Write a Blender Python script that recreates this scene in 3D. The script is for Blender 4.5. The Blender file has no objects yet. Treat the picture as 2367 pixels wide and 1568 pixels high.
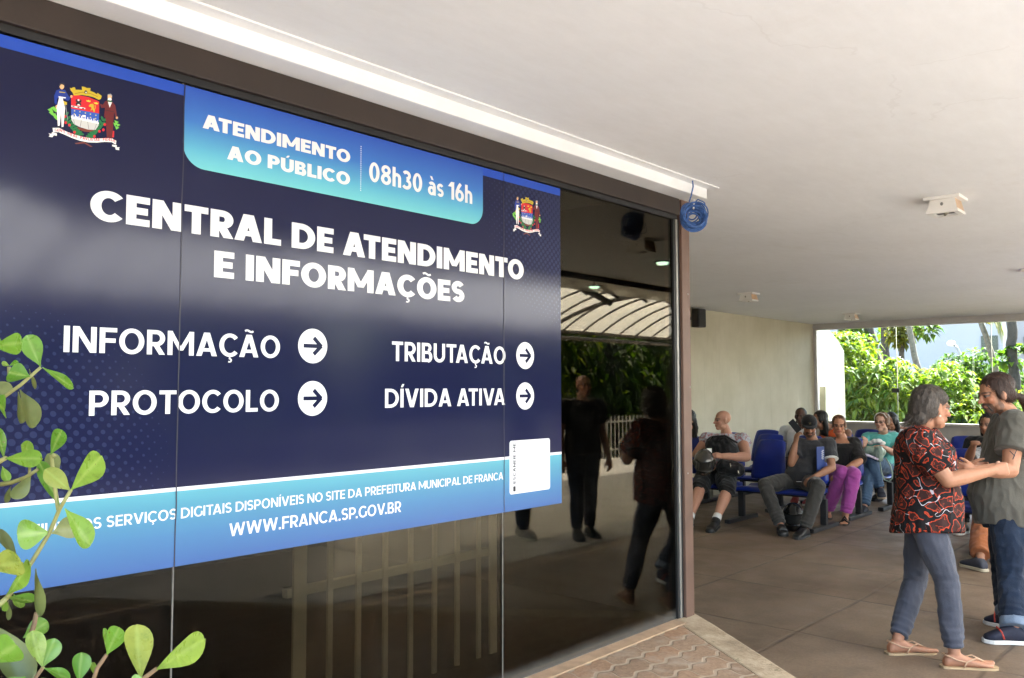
import bpy, bmesh, math, random
import numpy as np
from mathutils import Vector, Matrix, noise as mnoise

sc = bpy.context.scene
COL = sc.collection
V = Vector
rnd = random.Random(7)

# ------------------------------------------------------------------ camera
RM = ((0.66627551, -0.04100206, -0.74457758),
      (-0.74570351, -0.03903679, -0.66513338),
      (-0.00179408, 0.99839619, -0.05658464))
EYE = V((0, 0, 1.62))
cd = bpy.data.cameras.new("camera")
cam = bpy.data.objects.new("camera", cd)
COL.objects.link(cam)
m4 = Matrix.Identity(4)
for i in range(3):
    for j in range(3):
        m4[i][j] = RM[i][j]
m4.translation = EYE
cam.matrix_world = m4
cd.sensor_width = 36.0
cd.lens = 36.0 * 2126 / 2560
cd.clip_start = 0.05
cd.clip_end = 1000
sc.camera = cam

# ------------------------------------------------------------------ light
SUN_DIR = V((-1.06, 0.10, -1.62)).normalized()      # the way the light travels
elev = math.asin(-SUN_DIR.z)
azim = math.atan2(-SUN_DIR.x, -SUN_DIR.y)            # from +Y, clockwise
w = bpy.data.worlds.new("World")
sc.world = w
w.use_nodes = True
nt = w.node_tree
bg = nt.nodes["Background"]
sky = nt.nodes.new("ShaderNodeTexSky")
sky.sky_type = 'NISHITA'
sky.sun_disc = False
sky.sun_elevation = elev
sky.sun_rotation = azim
sky.air_density = 1.0
sky.dust_density = 2.0
nt.links.new(sky.outputs[0], bg.inputs[0])
bg.inputs[1].default_value = 0.15
sl = bpy.data.lights.new("sun", 'SUN')
sl.energy = 4.5
sl.angle = math.radians(0.5)
sl.color = (1.0, 0.985, 0.965)
so = bpy.data.objects.new("sun", sl)
COL.objects.link(so)
so.rotation_euler = SUN_DIR.to_track_quat('-Z', 'Y').to_euler()
so.location = (20, 0, 30)
sc.view_settings.view_transform = 'Standard'
sc.view_settings.look = 'None'
sc.view_settings.gamma = 1.0
sc.view_settings.exposure = 3.5
sc.cycles.use_denoising = True
sc.cycles.max_bounces = 10
sc.cycles.diffuse_bounces = 6
sc.cycles.glossy_bounces = 4
sc.cycles.transparent_max_bounces = 16
sc.cycles.transmission_bounces = 6
sc.cycles.sample_clamp_indirect = 6.0
sc.cycles.caustics_reflective = False

# ------------------------------------------------------------------ pixel -> point (photo seen 2367 wide)
SS = 2560 / 2367.0
FP = 2126 / SS


def ray(px, py):
    c = V((px - 1183.5, -(py - 784.0), -FP)) / FP
    return V([sum(RM[i][j] * c[j] for j in range(3)) for i in range(3)])


def atd(p, depth):
    return EYE + ray(*p) * depth


def atx(p, X):
    d = ray(*p)
    return EYE + d * (X / d.x)


def atz(p, z):
    d = ray(*p)
    return EYE + d * ((z - EYE.z) / d.z)


def crop(x0, y0, s):
    return lambda x, y: ((x0 + x / s) / SS, (y0 + y / s) / SS)


k1 = crop(1680, 900, 1733 / 880)
k2 = crop(1680, 980, 1725 / 440)
k3 = crop(2060, 960, 1144 / 270)
k4 = crop(2190, 900, 1319 / 370)
k5 = crop(2190, 1300, 1465 / 370)
k6 = crop(2000, 760, 2367 / 560)
k7 = crop(0, 800, 1.75)


# ------------------------------------------------------------------ tagging / linking
def tag(o, label=None, cat=None, group=None, kind=None):
    if label: o["label"] = label
    if cat: o["category"] = cat
    if group: o["group"] = group
    if kind: o["kind"] = kind
    return o


def empty(name, loc=(0, 0, 0), rz=0.0, label=None, cat=None, group=None):
    o = bpy.data.objects.new(name, None)
    COL.objects.link(o)
    o.location = loc
    o.rotation_euler = (0, 0, rz)
    o.empty_display_size = 0.1
    return tag(o, label, cat, group)


def link(name, me, mat=None, parent=None, smooth=False):
    if mat is not None and len(me.materials) == 0:
        for m in (mat if isinstance(mat, (list, tuple)) else [mat]):
            me.materials.append(m)
    o = bpy.data.objects.new(name, me)
    COL.objects.link(o)
    if parent is not None:
        # parts are written in world coordinates: take the parent's transform out
        o.parent = parent
        if parent.parent is None:
            o.matrix_parent_inverse = parent.matrix_basis.inverted()
    if smooth:
        me.polygons.foreach_set("use_smooth", [True] * len(me.polygons))
    return o


class MB:
    """collects faces into one mesh"""
    def __init__(self):
        self.v = []; self.f = []; self.mi = []; self.cur = 0

    def add(self, vs, fs):
        n = len(self.v)
        self.v += [tuple(p) for p in vs]
        for f in fs:
            self.f.append(tuple(i + n for i in f)); self.mi.append(self.cur)
        return self

    def box(self, a, b, M=None):
        x0, y0, z0 = a; x1, y1, z1 = b
        vs = [V(p) for p in ((x0, y0, z0), (x1, y0, z0), (x1, y1, z0), (x0, y1, z0), (x0, y0, z1), (x1, y0, z1), (x1, y1, z1), (x0, y1, z1))]
        if M is not None: vs = [M @ p for p in vs]
        return self.add(vs, ((0, 3, 2, 1), (4, 5, 6, 7), (0, 1, 5, 4), (1, 2, 6, 5), (2, 3, 7, 6), (3, 0, 4, 7)))

    def poly_prism(self, pts, h0, h1, axis=2):
        """pts 2-D outline; extruded along axis from h0 to h1 (axis 1: pts are x,z)"""
        n = len(pts)
        def P(p, h):
            return (p[0], p[1], h) if axis == 2 else ((p[0], h, p[1]) if axis == 1 else (h, p[0], p[1]))
        vs = [P(p, h0) for p in pts] + [P(p, h1) for p in pts]
        fs = [tuple(range(n))[::-1], tuple(range(n, 2 * n))] + [(i, (i + 1) % n, n + (i + 1) % n, n + i) for i in range(n)]
        return self.add(vs, fs)

    def tube(self, pts, rad, seg=10, caps=True, closed=False, lat=None):
        pts = [V(p) for p in pts]
        n = len(pts)
        if not isinstance(rad, (list, tuple)): rad = [rad] * n
        rings = []
        prev = None
        for i, p in enumerate(pts):
            a = pts[(i - 1) % n] if (i > 0 or closed) else p
            b = pts[(i + 1) % n] if (i < n - 1 or closed) else p
            t = (b - a)
            t = t.normalized() if t.length > 1e-9 else V((0, 0, 1))
            if prev is None:
                ref = V(lat) if lat is not None else (V((0, 0, 1)) if abs(t.z) < .9 else V((1, 0, 0)))
                u = (ref - t * ref.dot(t)).normalized()
            else:
                u = (prev - t * prev.dot(t)).normalized()
            prev = u
            v = t.cross(u)
            r = rad[i]
            ra, rb = r if isinstance(r, tuple) else (r, r)
            rings.append([p + u * (ra * math.cos(2 * math.pi * k / seg)) + v * (rb * math.sin(2 * math.pi * k / seg)) for k in range(seg)])
        vs = [q for r in rings for q in r]
        fs = []
        m = n if closed else n - 1
        for i in range(m):
            j = (i + 1) % n
            for k in range(seg):
                l = (k + 1) % seg
                fs.append((i * seg + k, i * seg + l, j * seg + l, j * seg + k))
        if caps and not closed:
            fs.append(tuple(range(seg))[::-1])
            fs.append(tuple((n - 1) * seg + k for k in range(seg)))
        return self.add(vs, fs)

    def capsule(self, pts, rad, seg=12):
        """tube with rounded ends"""
        pts = [V(p) for p in pts]
        rad = list(rad) if isinstance(rad, (list, tuple)) else [rad] * len(pts)
        d0 = (pts[0] - pts[1]).normalized(); d1 = (pts[-1] - pts[-2]).normalized()
        P = []; R = []
        for s in (0.98, 0.8, 0.45):
            P.append(pts[0] + d0 * rad[0] * s); R.append(rad[0] * math.sqrt(1 - s * s))
        P += pts; R += rad
        for s in (0.45, 0.8, 0.98):
            P.append(pts[-1] + d1 * rad[-1] * s); R.append(rad[-1] * math.sqrt(1 - s * s))
        return self.tube(P, R, seg)

    def ell(self, c, r, F=None, seg=14, rings=9):
        c = V(c)
        ax = F or (V((1, 0, 0)), V((0, 1, 0)), V((0, 0, 1)))
        vs = [c + ax[2] * r[2]]
        for i in range(1, rings):
            th = math.pi * i / rings
            for k in range(seg):
                ph = 2 * math.pi * k / seg
                vs.append(c + ax[0] * (r[0] * math.sin(th) * math.cos(ph)) + ax[1] * (r[1] * math.sin(th) * math.sin(ph)) + ax[2] * (r[2] * math.cos(th)))
        vs.append(c - ax[2] * r[2])
        fs = [(0, 1 + k, 1 + (k + 1) % seg) for k in range(seg)]
        for i in range(rings - 2):
            for k in range(seg):
                l = (k + 1) % seg
                fs.append((1 + i * seg + k, 1 + (i + 1) * seg + k, 1 + (i + 1) * seg + l, 1 + i * seg + l))
        b = 1 + (rings - 2) * seg
        fs += [(b + (k + 1) % seg, b + k, len(vs) - 1) for k in range(seg)]
        return self.add(vs, fs)

    def loft(self, secs, seg=20, power=2.0):
        """secs: (centre, lateral, forward, a, b) closed cross-sections"""
        vs = []
        for c, L, F, a, b in secs:
            for k in range(seg):
                t = 2 * math.pi * k / seg
                ct, st = math.cos(t), math.sin(t)
                e = 2 / power
                x = math.copysign(abs(ct) ** e, ct); y = math.copysign(abs(st) ** e, st)
                vs.append(V(c) + L * (a * x) + F * (b * y))
        n = len(secs)
        fs = [(i * seg + k, i * seg + (k + 1) % seg, (i + 1) * seg + (k + 1) % seg, (i + 1) * seg + k) for i in range(n - 1) for k in range(seg)]
        fs.append(tuple(range(seg))[::-1]); fs.append(tuple((n - 1) * seg + k for k in range(seg)))
        return self.add(vs, fs)

    def mesh(self, name):
        me = bpy.data.meshes.new(name)
        me.from_pydata(self.v, [], self.f)
        if any(self.mi): me.polygons.foreach_set("material_index", self.mi)
        me.update()
        return me

    def build(self, name, mat, parent=None, smooth=False, fix=True, bevel=0.0):
        me = self.mesh(name)
        if fix:
            bm = bmesh.new(); bm.from_mesh(me)
            bmesh.ops.recalc_face_normals(bm, faces=bm.faces)
            if bevel:
                bmesh.ops.bevel(bm, geom=[e for e in bm.edges if len(e.link_faces) == 2 and e.calc_face_angle() > .6], offset=bevel, segments=2, profile=.6, affect='EDGES', clamp_overlap=True)
            bm.to_mesh(me); bm.free()
        return link(name, me, mat, parent, smooth)


def union(mb, voxel, smooth=4, factor=0.5):
    """one continuous surface over all the closed shapes of mb (voxel remesh + smoothing)"""
    me = mb.mesh("tmp")
    bm = bmesh.new(); bm.from_mesh(me)
    bmesh.ops.recalc_face_normals(bm, faces=bm.faces)
    bm.to_mesh(me); bm.free()
    o = bpy.data.objects.new("tmp", me)
    COL.objects.link(o)
    r = o.modifiers.new("r", 'REMESH'); r.mode = 'VOXEL'; r.voxel_size = voxel; r.use_smooth_shade = True
    if smooth:
        s = o.modifiers.new("s", 'SMOOTH'); s.factor = factor; s.iterations = smooth
    dg = bpy.context.evaluated_depsgraph_get()
    out = bpy.data.meshes.new_from_object(o.evaluated_get(dg))
    bpy.data.objects.remove(o)
    bpy.data.meshes.remove(me)
    out.polygons.foreach_set("use_smooth", [True] * len(out.polygons))
    return out


def coords(me):
    a = np.empty(len(me.vertices) * 3); me.vertices.foreach_get("co", a); return a.reshape(-1, 3)


def normals(me):
    a = np.empty(len(me.vertices) * 3); me.vertices.foreach_get("normal", a); return a.reshape(-1, 3)


def wrinkle(me, amp, scale=(9, 9, 5), seed=0.0, ridge=True):
    c = coords(me); n = normals(me)
    d = np.empty(len(c))
    for i, p in enumerate(c):
        q = V((p[0] * scale[0] + seed, p[1] * scale[1] - seed, p[2] * scale[2] + 2 * seed))
        a = mnoise.noise(q) + .5 * mnoise.noise(q * 2.1 + V((3, 1, 7)))
        d[i] = (1 - 2.2 * abs(a)) if ridge else a
    me.vertices.foreach_set("co", (c + n * (d * amp)[:, None]).ravel())
    me.update()
    return me


# ------------------------------------------------------------------ materials
def srgb(r, g, b):
    f = lambda c: (c / 255 / 12.92) if c <= 10 else ((c / 255 + .055) / 1.055) ** 2.4
    return (f(r), f(g), f(b), 1.0)


class N:
    """small node-tree helper"""
    def __init__(self, name):
        self.m = bpy.data.materials.new(name); self.m.use_nodes = True
        self.t = self.m.node_tree; self.p = self.t.nodes["Principled BSDF"]; self.out = self.t.nodes["Material Output"]

    def n(self, kind, **kw):
        x = self.t.nodes.new(kind)
        for k, v in kw.items(): setattr(x, k, v)
        return x

    def l(self, a, b): self.t.links.new(a, b)

    def val(self, s, v):
        if isinstance(v, (int, float, tuple, list)): s.default_value = v
        else: self.l(v, s)

    def math(self, op, a, b=0.0, c=0.0, clamp=False):
        x = self.n("ShaderNodeMath", operation=op); x.use_clamp = clamp
        self.val(x.inputs[0], a); self.val(x.inputs[1], b); self.val(x.inputs[2], c)
        return x.outputs[0]

    def mix(self, f, a, b, mode='MIX'):
        x = self.n("ShaderNodeMix", data_type='RGBA', blend_type=mode)
        self.val(x.inputs[0], f); self.val(x.inputs[6], a); self.val(x.inputs[7], b)
        return x.outputs[2]

    def coord(self, which="Object"):
        return self.n("ShaderNodeTexCoord").outputs[which]

    def noise(self, scale, detail=4, rough=.55, vec=None, dist=0.0, out=0):
        x = self.n("ShaderNodeTexNoise"); x.inputs["Scale"].default_value = scale
        x.inputs["Detail"].default_value = detail; x.inputs["Roughness"].default_value = rough; x.inputs["Distortion"].default_value = dist
        self.l(vec if vec is not None else self.coord(), x.inputs["Vector"])
        return x.outputs[out]

    def ramp(self, f, *stops):
        x = self.n("ShaderNodeValToRGB"); e = x.color_ramp.elements
        while len(e) < len(stops): e.new(.5)
        for el, (p, c) in zip(e, stops):
            el.position = p; el.color = c if len(c) == 4 else (*c, 1)
        self.l(f, x.inputs[0]); return x.outputs[0]

    def smooth(self, v, a, b):
        x = self.n("ShaderNodeMapRange", interpolation_type='SMOOTHSTEP')
        self.val(x.inputs[0], v); x.inputs[1].default_value = a; x.inputs[2].default_value = b
        return x.outputs[0]

    def mapping(self, vec, scale=(1, 1, 1), loc=(0, 0, 0), rot=(0, 0, 0)):
        x = self.n("ShaderNodeMapping"); self.l(vec, x.inputs[0])
        x.inputs["Scale"].default_value = scale; x.inputs["Location"].default_value = loc; x.inputs["Rotation"].default_value = rot
        return x.outputs[0]

    def bump(self, h, strength=.3, dist=.01):
        x = self.n("ShaderNodeBump"); x.inputs["Strength"].default_value = strength; x.inputs["Distance"].default_value = dist
        self.l(h, x.inputs["Height"]); self.l(x.outputs[0], self.p.inputs["Normal"])
        return x

    def xyz(self, vec):
        x = self.n("ShaderNodeSeparateXYZ"); self.l(vec, x.inputs[0]); return x.outputs

    def set(self, **kw):
        for k, v in kw.items(): self.val(self.p.inputs[k.replace("_", " ")], v)
        return self


def mat(name, col, rough=.6, var=.15, vscale=6.0, bump=0.0, bscale=60.0, metal=0.0, spec=.5, dark=None, coat=0.0):
    """one surface colour with worn, uneven variation"""
    k = N(name)
    col = tuple(col[:3]) + (1.0,)
    lo = tuple(c * (1 - var) for c in col[:3]) + (1,) if dark is None else tuple(dark[:3]) + (1,)
    hi = tuple(min(1, c * (1 + var)) for c in col[:3]) + (1,)
    k.l(k.ramp(k.noise(vscale), (.3, lo), (.7, hi)), k.p.inputs["Base Color"])
    k.set(Roughness=rough, Metallic=metal, Specular_IOR_Level=spec, Coat_Weight=coat)
    if bump: k.bump(k.noise(bscale, 5), bump, .004)
    return k.m


def cloth(name, col, var=.18, weave=420.0, rough=.85):
    k = N(name)
    col = tuple(col[:3]) + (1.0,)
    a = k.ramp(k.noise(11, 5), (.3, tuple(c * (1 - var) for c in col[:3])), (.7, tuple(min(1, c * (1 + var)) for c in col[:3])))
    b = k.mix(.35, a, k.ramp(k.noise(weave, 2), (.35, tuple(c * .6 for c in col[:3])), (.65, tuple(min(1, c * 1.4) for c in col[:3]))))
    k.l(b, k.p.inputs["Base Color"])
    k.set(Roughness=rough, Specular_IOR_Level=.2, Sheen_Weight=.15)
    h = k.math('ADD', k.noise(18, 4, vec=k.mapping(k.coord(), (1, 1, .5))), k.math('MULTIPLY', k.noise(weave, 2), .15))
    k.bump(h, .35, .02)
    return k.m


def attr_mat(name, rough=.5, sss=.0, bump=.15):
    """colour from the mesh's own 'col' attribute (skin, lips, brows ...)"""
    k = N(name)
    a = k.n("ShaderNodeAttribute", attribute_name="col")
    c = k.mix(.18, a.outputs["Color"], k.ramp(k.noise(35, 4), (.35, (.55, .35, .28)), (.65, (1, .92, .86))), 'MULTIPLY')
    k.l(c, k.p.inputs["Base Color"])
    k.set(Roughness=rough, Specular_IOR_Level=.35, Subsurface_Weight=sss)
    k.p.inputs["Subsurface Radius"].default_value = (.01, .004, .002)
    k.bump(k.noise(140, 3), bump, .003)
    return k.m

# ================================================================== setting
XW, YB, ZC, YG = 17.78, 7.27, 2.95, 2.938
HP = 0.12      # facade-side constants are in survey units, scaled about the eye below
SK = .868
YE = -.10 / SK


def survey(o):
    """survey units -> metres: one uniform scale about the survey point at eye height"""
    o.location = EYE * (1 - SK) + V(o.location) * SK
    o.scale = (SK, SK, SK)
    return o


def aty(p, Y):
    d = ray(*p)
    return EYE + d * (Y / d.y)


# --- ground under everything
k = N("dry_soil")
k.l(k.ramp(k.noise(.5, 6), (.3, (.10, .085, .05)), (.6, (.16, .12, .075)), (.8, (.07, .10, .03))), k.p.inputs["Base Color"])
k.set(Roughness=.95); k.bump(k.noise(12, 6), .5, .03)
g = MB(); g.add([(-150, -150, -.30), (250, -150, -.30), (250, 200, -.30), (-150, 200, -.30)], [(0, 1, 2, 3)])
tag(g.build("ground", k.m), kind="structure")

# --- concrete floor with sawn joints
k = N("worn_concrete")
co = k.coord()
x, y, z = k.xyz(co)
def joint(v, off, pitch, wdt):
    wv = k.math('MULTIPLY', k.math('SUBTRACT', k.noise(1.3, 3, vec=co), .5), .05)
    q = k.math('ADD', v, wv)
    f = k.math('PINGPONG', k.math('SUBTRACT', q, off), pitch / 2)
    return k.smooth(f, wdt * .25, wdt)
jx = joint(x, 5.52, 1.12, .020); jy = joint(y, 1.28, 1.13, .020)
jm = k.math('MULTIPLY', jx, jy)
jc = k.math('SUBTRACT', 1.0, k.math('MULTIPLY', k.math('SUBTRACT', 1.0, jm), k.ramp(k.noise(2.2, 5, vec=co), (.35, (.25,) * 3), (.65, (.85,) * 3))))
base = k.ramp(k.noise(1.1, 7, .62, vec=co), (.30, (.122, .084, .055)), (.5, (.182, .130, .088)), (.72, (.235, .174, .122)))
fine = k.ramp(k.noise(55, 5, .7, vec=co), (.3, (.62, .60, .58)), (.7, (1.12, 1.1, 1.08)))
base = k.mix(.75, base, fine, 'MULTIPLY')
pale = k.smooth(k.noise(2.6, 8, .75, vec=co, dist=.6), .60, .72)
base = k.mix(k.math('MULTIPLY', pale, .45), base, (.30, .25, .19, 1))
base = k.mix(k.math('MULTIPLY', k.smooth(k.noise(.9, 8, .72, vec=co, dist=1.0), .52, .66), .42), base, (.085, .062, .042, 1))
scr = k.noise(5, 6, .8, vec=k.mapping(co, (1, 7, 1), rot=(0, 0, .5)))
base = k.mix(k.math('MULTIPLY', k.smooth(scr, .66, .72), .5), base, (.34, .29, .23, 1))
spots = k.n("ShaderNodeTexVoronoi"); spots.inputs["Scale"].default_value = 2.3; k.l(co, spots.inputs["Vector"])
base = k.mix(k.math('MULTIPLY', k.math('LESS_THAN', spots.outputs["Distance"], .035), .6), base, (.05, .045, .04, 1))
base = k.mix(jc, (.055, .04, .028, 1), base)
k.l(base, k.p.inputs["Base Color"])
k.l(k.ramp(k.noise(3, 5, vec=co), (.3, (.42,) * 3), (.7, (.72,) * 3)), k.p.inputs["Roughness"])
k.set(Specular_IOR_Level=.35)
k.bump(k.math('ADD', k.math('MULTIPLY', k.noise(90, 5, vec=co), .12), jm), .35, .006)
M_floor = k.m
b = MB(); b.box((-12, -9, -.4), (15.6, 6.5, 0))
tag(b.build("concrete_floor", M_floor), kind="structure")

k = N("bounce_forecourt"); co = k.coord()
k.l(k.ramp(k.noise(1.6, 7, .65, vec=co), (.3, (.28, .26, .235)), (.7, (.40, .38, .35))), k.p.inputs["Base Color"]); k.set(Roughness=.9)
b = MB(); b.box((-12, -6.2, 0), (26, -.20, .004)); tag(b.build("forecourt", k.m), kind="structure")  # pale sheet added over the floor to bounce sun onto the ceiling

# --- raised wavy brick pavement left of the kerb
k = N("wavy_paver")
co = k.coord(); x, y, z = k.xyz(co)
wv = k.math('MULTIPLY', k.math('SINE', k.math('MULTIPLY', x, 2 * math.pi / .15)), .016)
v = k.math('ADD', y, wv)
row = k.math('FLOOR', k.math('DIVIDE', v, .15))
fv = k.math('PINGPONG', v, .075)
xs = k.math('ADD', x, k.math('MULTIPLY', k.math('MODULO', row, 2.0), .15))
wx = k.math('ADD', xs, k.math('MULTIPLY', k.math('SINE', k.math('MULTIPLY', y, 2 * math.pi / .15)), .013))
fx = k.math('PINGPONG', wx, .15)
jw = k.math('ADD', .008, k.math('MULTIPLY', k.noise(14, 3, vec=co), .006))
inv = k.smooth(k.math('SUBTRACT', fv, jw), -.003, .004)
inx = k.smooth(k.math('SUBTRACT', fx, k.math('MULTIPLY', jw, .3)), -.002, .004)
br = k.math('MULTIPLY', inv, inx)
cell = k.n("ShaderNodeTexWhiteNoise", noise_dimensions='2D')
cv = k.n("ShaderNodeCombineXYZ"); k.l(row, cv.inputs[1]); k.l(k.math('FLOOR', k.math('DIVIDE', wx, .30)), cv.inputs[0]); k.l(cv.outputs[0], cell.inputs[0])
bc = k.ramp(cell.outputs[0], (0, (.29, .195, .125)), (.5, (.36, .25, .165)), (1, (.39, .24, .145)))
bc = k.mix(.8, bc, k.ramp(k.noise(38, 6, .7, vec=co), (.3, (.6, .6, .6)), (.7, (1.15, 1.12, 1.1))), 'MULTIPLY')
bc = k.mix(k.smooth(k.noise(5, 6, vec=co), .5, .75), bc, (.41, .33, .25, 1))
k.l(k.mix(br, (.40, .31, .22, 1), bc), k.p.inputs["Base Color"])
k.set(Roughness=.9, Specular_IOR_Level=.2)
k.bump(k.math('ADD', k.math('MULTIPLY', br, .8), k.math('MULTIPLY', k.noise(60, 5, vec=co), .35)), .8, .008)
M_pav = k.m
kerb_r = [(5.14, 2.99), (4.95, 2.72), (4.318, 1.884), (3.31, .48), (2.55, -.60)]
kerb_l = [(4.80, 2.843), (4.755, 2.80), (4.199, 2.028), (3.19, .62), (2.40, -.48)]
b = MB(); b.poly_prism([(-5, -.6), (2.32, -.6)] + kerb_l[::-1] + [(-5, 2.843)], -.4, HP - .004)
tag(survey(b.build("brick_pavement", M_pav)), kind="structure")
k = N("kerb_concrete")
c = k.ramp(k.noise(6, 8, .7), (.28, (.20, .15, .09)), (.45, (.36, .27, .17)), (.62, (.46, .36, .24)), (.8, (.50, .42, .31)))
k.l(k.mix(k.smooth(k.noise(9, 7, .75), .58, .66), c, (.16, .14, .07, 1)), k.p.inputs["Base Color"])
k.set(Roughness=.9); k.bump(k.noise(40, 6), .5, .01)
M_kerb = k.m
b = MB(); b.poly_prism([(2.322, -.60)] + kerb_r[::-1] + [(4.86, 3.0), (4.842, 2.844)] + kerb_l, -.4, HP)
tag(survey(b.build("kerb", M_kerb, bevel=.012)), kind="structure")
M_strip = mat("mortar_strip", (.42, .28, .17), .9, .2, 9, .4, 60)
b = MB(); b.box((-5, 2.845, -.4), (4.84, 3.0, HP + .003))
tag(survey(b.build("mortar_kerb_strip", M_strip)), kind="structure")

# --- ceiling slab
k = N("white_ceiling")
c = k.ramp(k.noise(.9, 6, .6), (.3, (.765, .775, .785)), (.7, (.82, .83, .84)))
c = k.mix(.35, c, k.ramp(k.noise(5, 6, .7, vec=k.mapping(k.coord(), (1, 3, 1))), (.3, (.86, .85, .83)), (.7, (1, 1, 1))), 'MULTIPLY')
cr = k.n("ShaderNodeTexVoronoi", feature='DISTANCE_TO_EDGE'); cr.inputs["Scale"].default_value = .55
wv_ = k.n("ShaderNodeVectorMath", operation='MULTIPLY_ADD'); k.l(k.noise(2.2, 6, out=1), wv_.inputs[0]); wv_.inputs[1].default_value = (.5, .5, .5); k.l(k.coord(), wv_.inputs[2]); k.l(wv_.outputs[0], cr.inputs["Vector"])
crk = k.math('MULTIPLY', k.math('LESS_THAN', cr.outputs["Distance"], .0035), k.math('GREATER_THAN', k.noise(.8, 3), .52))
c = k.mix(k.math('MULTIPLY', crk, .10), c, (.45, .43, .40, 1))
c = k.mix(k.math('MULTIPLY', k.smooth(k.noise(.7, 7, .7, dist=.5), .58, .70), .14), c, (.56, .52, .45, 1))
sp_ = k.n("ShaderNodeTexVoronoi"); sp_.inputs["Scale"].default_value = 2.1; k.l(k.coord(), sp_.inputs["Vector"])
c = k.mix(k.math('MULTIPLY', k.math('LESS_THAN', sp_.outputs["Distance"], .022), .5), c, (.3, .28, .25, 1))
k.l(c, k.p.inputs["Base Color"]); k.set(Roughness=.85, Specular_IOR_Level=.2)
k.bump(k.math('ADD', k.noise(14, 5), k.math('MULTIPLY', k.noise(2.5, 4, vec=k.mapping(k.coord(), (1, 3, 1))), 1.5)), .05, .02)
M_ceil = k.m
b = MB(); b.box((-12, YE, ZC), (XW + .02, YB + .3, ZC + .32))
tag(survey(b.build("ceiling", M_ceil)), kind="structure")

# ================================================================== glazed office front
M_brown = mat("brown_metal", srgb(98, 74, 62), .55, .12, 5, .08, 90)
M_hdr = mat("dark_brown_header", srgb(45, 35, 29), .6, .22, 3, .1, 60)
M_black = mat("black_rubber", (.012, .012, .013), .45, .2)
M_alu = mat("grey_aluminium", (.30, .29, .27), .4, .15, 8, metal=.6)
front = empty("glazed_office", (2.3, YG, 0), 0, "dark mirrored glass office front with brown metal frame under the white ceiling", "glass building")

# smoked mirror glass
k = N("smoked_glass")
co = k.coord()
fr = k.n("ShaderNodeFresnel"); fr.inputs["IOR"].default_value = 1.62
refl = k.math('MULTIPLY_ADD', fr.outputs[0], .22, .0, clamp=True)
gl = k.n("ShaderNodeBsdfGlossy"); gl.inputs["Roughness"].default_value = .0
gl.inputs["Color"].default_value = (1.0, .95, .84, 1)
tr = k.n("ShaderNodeBsdfTransparent"); tr.inputs["Color"].default_value = (.44, .42, .37, 1)
ms = k.n("ShaderNodeMixShader"); k.l(refl, ms.inputs[0]); k.l(tr.outputs[0], ms.inputs[1]); k.l(gl.outputs[0], ms.inputs[2])
du = k.n("ShaderNodeBsdfDiffuse"); du.inputs["Color"].default_value = (.30, .28, .25, 1)
vo = k.n("ShaderNodeTexVoronoi"); vo.inputs["Scale"].default_value = 11; k.l(co, vo.inputs["Vector"])
thr = k.math('MULTIPLY', k.smooth(k.noise(1.2, 3), .35, .8), .034)
specks = k.math('LESS_THAN', vo.outputs["Distance"], thr)
x, y, z = k.xyz(co)
low = k.math('MULTIPLY', k.smooth(k.math('ADD', z, k.math('MULTIPLY', k.noise(16, 5), .05)), .23, .135), .30)
film = k.math('ADD', k.math('MULTIPLY', k.smooth(k.noise(2.2, 7, .7), .4, .8), .016), k.math('MULTIPLY', k.smooth(k.noise(6, 6, .75, vec=k.mapping(k.coord(), (2, 1, .35), rot=(0, .3, 0))), .60, .74), .022))
dirt = k.math('MAXIMUM', k.math('MULTIPLY', specks, .5), k.math('ADD', low, film), clamp=True)
m2 = k.n("ShaderNodeMixShader"); k.l(dirt, m2.inputs[0]); k.l(ms.outputs[0], m2.inputs[1]); k.l(du.outputs[0], m2.inputs[2])
k.l(m2.outputs[0], k.out.inputs[0])
M_glass = k.m
JX = [-1.99, -.256, 1.48, 3.214, 4.882]
for i in range(4):
    b = MB(); b.box((JX[i] + .004, YG, HP + .003), (JX[i + 1] - .004, YG + .008, 2.735))
    b.build("glass_pane", M_glass, front)
M_sil = mat("grey_sealant", (.16, .15, .13), .6, .25, 30)
for xj in JX[1:4]:
    b = MB(); b.box((xj - .0026, YG - .002, HP + .004), (xj + .0026, YG + .006, 2.735)); b.build("sealant_joint", M_sil, front)
b = MB(); b.box((-2.1, YG - .035, 2.762), (4.93, YG + .09, 2.872)); b.build("header_beam", M_hdr, front, bevel=.004)
b = MB(); b.box((-2.1, YG - .014, 2.735), (4.93, YG + .03, 2.7615)); b.build("glazing_channel", M_black, front)
b = MB(); b.box((4.9505, YG - .035, HP - .02), (5.052, YG + .10, 2.872)); pil = b.build("corner_post", M_brown, front, bevel=.004)
b = MB(); b.box((4.883, YG - .012, HP + .003), (4.9045, YG + .03, 2.7345)); b.build("glazing_gasket", M_black, front)
b = MB(); b.box((4.926, YG - .016, HP + .003), (4.95, YG + .03, 2.7345)); b.build("glazing_gasket", M_black, front)
b = MB(); b.box((4.905, YG - .02, HP + .003), (4.9255, YG + .03, 2.7345)); b.build("jamb_trim", M_alu, front, bevel=.003)
for zz, xx in ((1.62, 5.035), (2.24, 5.02), (1.05, 4.99)):
    b = MB(); b.ell((xx, YG - .036, zz), (.006, .003, .006)); b.build("screw", M_alu, front)
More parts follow.
